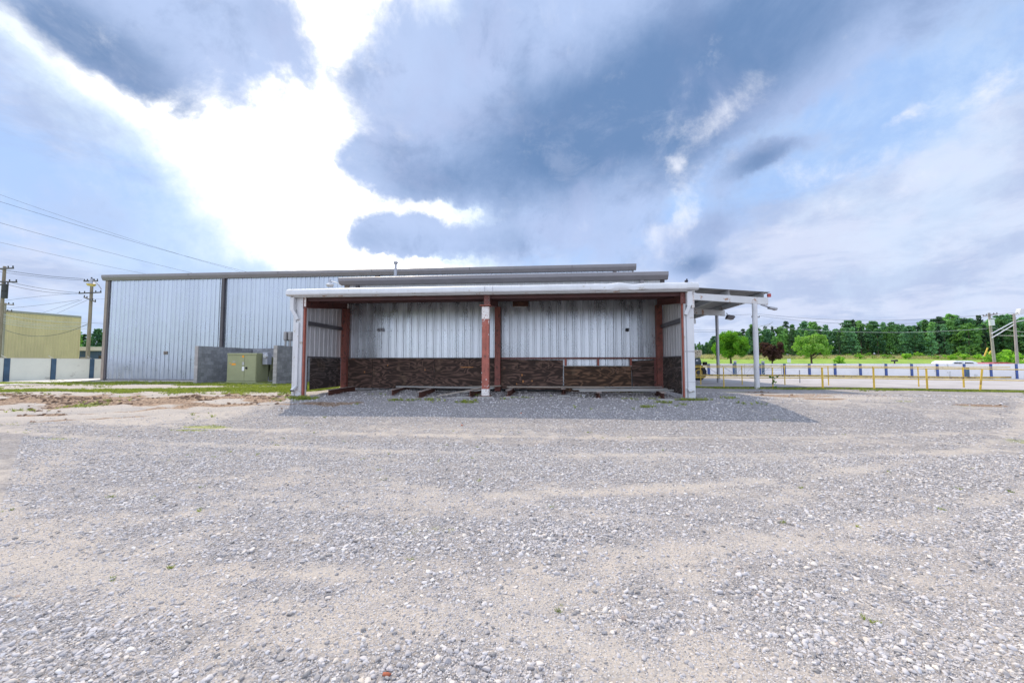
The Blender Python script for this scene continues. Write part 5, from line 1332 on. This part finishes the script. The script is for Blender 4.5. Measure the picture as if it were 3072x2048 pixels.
# small white sign by the pale tree
q = at(2366, 1065, 70); th = thing('sign', 'small white sign in the grass left of the pale tree', 'sign', (q.x, q.y, float(gz_(q.x, q.y))))
MB().box(-.03, .03, -.03, .03, 0, 1.5).build('post', M['steel'], th); MB().box(-.3, .3, -.05, -.032, .9, 1.6).build('sign_board', M['white_wall'], th)
# vine on the railing
q = on_y(2318, 1130, 20.3); vn = []
g = np.random.default_rng(5)
zb_ = float(gz_(q.x, 20.35))
for k in range(14): 
    u = g.random(); vn.append((g.normal() * .04 + (.12 if u > .8 else 0) * g.normal(), -.05 + g.normal() * .03, .05 + u * .62, .05))
vn += [(.18, -.05, .58, .06), (-.12, -.05, .56, .05), (.3, -.04, .66, .03), (.14, -.05, .12, .04)]
o = inst(mesh_quads('vine', leaf_cloud(vn, 240, .028, .2, 9), M['leaf_maple']), 'vine', (q.x, 20.3, zb_)); tag(o, 'green vine climbing a yellow railing post', 'vine')

# ------------------------------------------------------------------ loose gravel, grass, clods: stuff
def scatter(name, P, S, R, protos, label=None):
    """points with scale and rotation that carry one of the small meshes each"""
    me = bpy.data.meshes.new(name); n = len(P)
    me.vertices.add(n); me.vertices.foreach_set('co', P.astype(np.float32).ravel())
    for nm, arr in (('s', S), ('r', R)):
        a = me.attributes.new(nm, 'FLOAT_VECTOR', 'POINT'); a.data.foreach_set('vector', arr.astype(np.float32).ravel())
    a = me.attributes.new('k', 'INT', 'POINT'); a.data.foreach_set('value', rng.integers(0, len(protos), n).astype(np.int32))
    cl = bpy.data.collections.new(name + '_forms')
    for i, (pm, m) in enumerate(protos):
        if not pm.materials: pm.materials.append(m)
        cl.objects.link(bpy.data.objects.new(name + '_form', pm))
    o = inst(me, name, (0, 0, 0)); o['kind'] = 'stuff'
    ng = bpy.data.node_groups.new(name, 'GeometryNodeTree')
    ng.interface.new_socket('Geometry', in_out='INPUT', socket_type='NodeSocketGeometry'); ng.interface.new_socket('Geometry', in_out='OUTPUT', socket_type='NodeSocketGeometry')
    nd, L = ng.nodes, ng.links
    gi, go = nd.new('NodeGroupInput'), nd.new('NodeGroupOutput')
    ci = nd.new('GeometryNodeCollectionInfo'); ci.inputs['Collection'].default_value = cl; ci.inputs['Separate Children'].default_value = True; ci.inputs['Reset Children'].default_value = True
    ip = nd.new('GeometryNodeInstanceOnPoints'); ip.inputs['Pick Instance'].default_value = True
    def na(nm, ty):
        q_ = nd.new('GeometryNodeInputNamedAttribute'); q_.data_type = ty; q_.inputs['Name'].default_value = nm; return q_.outputs['Attribute']
    L.new(gi.outputs[0], ip.inputs['Points']); L.new(ci.outputs[0], ip.inputs['Instance']); L.new(na('k', 'INT'), ip.inputs['Instance Index'])
    L.new(na('r', 'FLOAT_VECTOR'), ip.inputs['Rotation']); L.new(na('s', 'FLOAT_VECTOR'), ip.inputs['Scale']); L.new(ip.outputs[0], go.inputs[0])
    md = o.modifiers.new('scatter', 'NODES'); md.node_group = ng
    return o
def stone_mesh(seed, sub=2):
    bm = bmesh.new(); bmesh.ops.create_icosphere(bm, subdivisions=sub, radius=1)
    g = np.random.default_rng(seed); pl_ = g.normal(size=(7, 3)); pl_ /= np.linalg.norm(pl_, axis=1)[:, None]; of = .36 + .40 * g.random(7)
    for v in bm.verts:
        p = np.array(v.co)
        for q_, o_ in zip(pl_, of):
            e = p @ q_ - o_
            if e > 0: p = p - q_ * e * .85
        v.co = p * (1 + .05 * g.normal())
    me = bpy.data.meshes.new('stone'); bm.to_mesh(me); bm.free()
    for p in me.polygons: p.use_smooth = seed % 2 == 0
    return me
def stone_material():
    m = bpy.data.materials.new('limestone_gravel'); m.use_nodes = True
    t = NT(m.node_tree); b = m.node_tree.nodes['Principled BSDF']
    info = t.n('ShaderNodeObjectInfo').outputs['Random']
    c = t.ramp(info, [(0, (.19, .18, .18)), (.2, (.34, .32, .325)), (.55, (.45, .425, .43)), (.82, (.56, .535, .54)), (.93, (.56, .49, .42)), (.99, (.66, .64, .62)), (1, (.40, .29, .23))])
    o = t.n('ShaderNodeTexCoord').outputs['Object']
    n1 = t.noise(o, 2.2, 5, .7)
    c = t.mix(t.ss(n1, .35, .75, 0, .4), c, (.52, .48, .42))
    t.put(b.inputs['Base Color'], c); b.inputs['Roughness'].default_value = .85; b.inputs['Specular IOR Level'].default_value = .3
    return m
SM = stone_material()
stones = [(stone_mesh(500 + i, 2 if i < 6 else 1), SM) for i in range(10)]
PX, PYs, SS = [], [], []
def zone(y0, y1, dens, smin, smax, pw, floor=.03, far_=False):
    xr = lambda y: (-1.40 * y - .35, 1.20 * y + .5)
    ymid = y1; a, b_ = xr(y1); n = int((b_ - a) * (y1 - y0) * dens)
    x = rng.uniform(a, b_, n); y = rng.uniform(y0, y1, n)
    ok = (x > -1.40 * y - .4) & (x < 1.20 * y + .6); x, y = x[ok], y[ok]
    pr = np.maximum(patches(x, y), floor) * (1 - .85 * mudmask(x, y) * (y > 9)) * (1 - .5 * grassmask(x, y))
    pr = pr * (.55 + .9 * fbm(x * 3, y * 3, 3, 60))
    ok = rng.random(len(x)) < pr; x, y = x[ok], y[ok]
    sz = smin + (smax - smin) * rng.random(len(x)) ** pw
    sz = sz * (.75 + .5 * patches(x, y))
    PX.append(x); PYs.append(y); SS.append(sz)
zone(.75, 2.4, 4600, .0035, .021, 3.8, .14)
zone(2.4, 4.2, 2600, .0045, .022, 3.2, .09)
zone(4.2, 7.0, 850, .008, .022, 2.2, .06)
zone(7.0, 11.0, 240, .010, .024, 1.8, .05)
zone(11.0, 16.0, 60, .016, .032, 1.4, .06)
zone(.75, 2.6, 12000, .0018, .0075, 1.9, .95)
zone(2.6, 4.5, 4800, .003, .0075, 1.6, .92)
zone(4.5, 7.0, 950, .005, .010, 1.4, .95)
x = np.concatenate(PX); y = np.concatenate(PYs); sz = np.concatenate(SS)
inside = (x > -8.4) & (x < 4.4) & (y > 15.5)
x, y, sz = x[~inside], y[~inside], sz[~inside]
P = np.stack([x, y, gz_(x, y) + sz * rng.uniform(-.15, .28, len(x))], -1)
S = np.stack([sz * rng.uniform(.9, 1.35, len(x)), sz * rng.uniform(.75, 1.1, len(x)), sz * rng.uniform(.45, .8, len(x))], -1)
R = np.stack([rng.normal(0, .3, len(x)), rng.normal(0, .3, len(x)), rng.uniform(0, 6.28, len(x))], -1)
print('stones', len(x))
scatter('loose_gravel', P, S, R, stones)
# mud clods
n = 30000; x = rng.uniform(-26, -6, n); y = rng.uniform(7.5, 15, n)
x2 = rng.uniform(6, 22, 2500); y2 = rng.uniform(9, 19, 2500); x = np.concatenate([x, x2]); y = np.concatenate([y, y2])
ok = rng.random(len(x)) < mudmask(x, y) * (.03 + .6 * sst(fbm(x * .45, y * 2.6, 4, 33), .48, .62)); x, y = x[ok], y[ok]
sz = .012 + .065 * rng.random(len(x)) ** 3
M['clod'] = mat('dark_soil_clod', (.19, .125, .085), .95, 0, .3, 10)
scatter('mud_clods', np.stack([x, y, gz_(x, y) + sz * .15], -1), np.stack([sz * 1.3, sz, sz * .6], -1), np.stack([rng.normal(0, .3, len(x)), rng.normal(0, .3, len(x)), rng.uniform(0, 6.28, len(x))], -1), [(stone_mesh(600 + i, 1), M['clod']) for i in range(3)])
# grass tufts
def tuft(seed, blades=12, h=1.0):
    g = np.random.default_rng(seed); mb = MB()
    for k in range(blades):
        a = g.random() * 6.28; r_ = g.random() * .35; L = h * (.5 + .5 * g.random()); ln = .25 + .55 * g.random(); w_ = .05
        c_, s__ = math.cos(a), math.sin(a); bx, by = r_ * c_, r_ * s__
        mb.add([(bx - s__ * w_, by + c_ * w_, 0), (bx + s__ * w_, by - c_ * w_, 0), (bx + c_ * ln * .4 * L + s__ * w_ * .6, by + s__ * ln * .4 * L - c_ * w_ * .6, L * .6), (bx + c_ * ln * L, by + s__ * ln * L, L)], [(0, 1, 2), (0, 2, 3)])
    me = bpy.data.meshes.new('tuft'); me.from_pydata(mb.v, [], mb.f); return me
def grass_pts(x0, x1, y0, y1, n):
    x = rng.uniform(x0, x1, n); y = rng.uniform(y0, y1, n); ok = rng.random(n) < grassmask(x, y) * (.3 + .9 * fbm(x * 4, y * 4, 3, 77)); return x[ok], y[ok]
parts = [grass_pts(-34, -8.6, 12.5, 22.6, 75000), grass_pts(-22, -4, 7, 13, 14000), grass_pts(-9.5, 6, 10.8, 13.4, 16000), grass_pts(5.5, 32, 18.5, 20.6, 16000)]
x = np.concatenate([p[0] for p in parts]); y = np.concatenate([p[1] for p in parts])
# a few weeds in the open gravel
wx = rng.uniform(-6, 6, 60); wy = rng.uniform(1.2, 9, 60)
x = np.concatenate([x] + [wx + rng.normal(0, .02, 60) for _ in range(3)]); y = np.concatenate([y] + [wy + rng.normal(0, .02, 60) for _ in range(3)])
sz = np.where(y < 9.5, .018 + .02 * rng.random(len(x)), .04 + .07 * rng.random(len(x)) ** 1.5)
print('tufts', len(x))
scatter('grass_tufts', np.stack([x, y, gz_(x, y) - .003], -1), np.stack([sz, sz, sz], -1), np.stack([0 * x, 0 * x, rng.uniform(0, 6.28, len(x))], -1), [(tuft(700 + i), M['grass']) for i in range(4)])
# tall dry grass in the meadow
n = 26000; px = rng.uniform(10, 110, n); py = rng.uniform(75, 118, n); s1 = fence_s(px, py)
ok = (rng.random(n) < sst(s1, 56, 64)) & (s1 < 78); px, py = px[ok], py[ok]
sz = .35 + .5 * rng.random(len(px))
scatter('meadow_grass', np.stack([px, py, gz_(px, py)], -1), np.stack([sz, sz, sz], -1), np.stack([0 * px, 0 * px, rng.uniform(0, 6.28, len(px))], -1), [(tuft(720 + i, 9), M['grass_tan']) for i in range(3)] + [(tuft(730, 9), M['grass'])])
# countable bits lying on the gravel
for px, py, s_, lb in ((1160, 2018, .024, 'red broken brick piece at the bottom of the picture among grey stones'), (1386, 1277, .035, 'small red brick bit just in front of the shed shadow edge'), (1563, 1256, .04, 'flat reddish chip on the shaded gravel near the shadow edge')):
    q = on_z(px, py, -.33); o = inst(stone_mesh(800 + px, 1), 'brick_piece', (q.x, q.y, float(gz_(q.x, q.y)) + s_ * .35), rot=(.2, .3, .5), scale=(s_, s_ * .8, s_ * .6)); o.data.materials.append(M['brick']); tag(o, lb, 'brick piece', 'broken brick pieces on the gravel')

SC.render.resolution_x = 1024; SC.render.resolution_y = 682
SC.cycles.max_bounces = 5
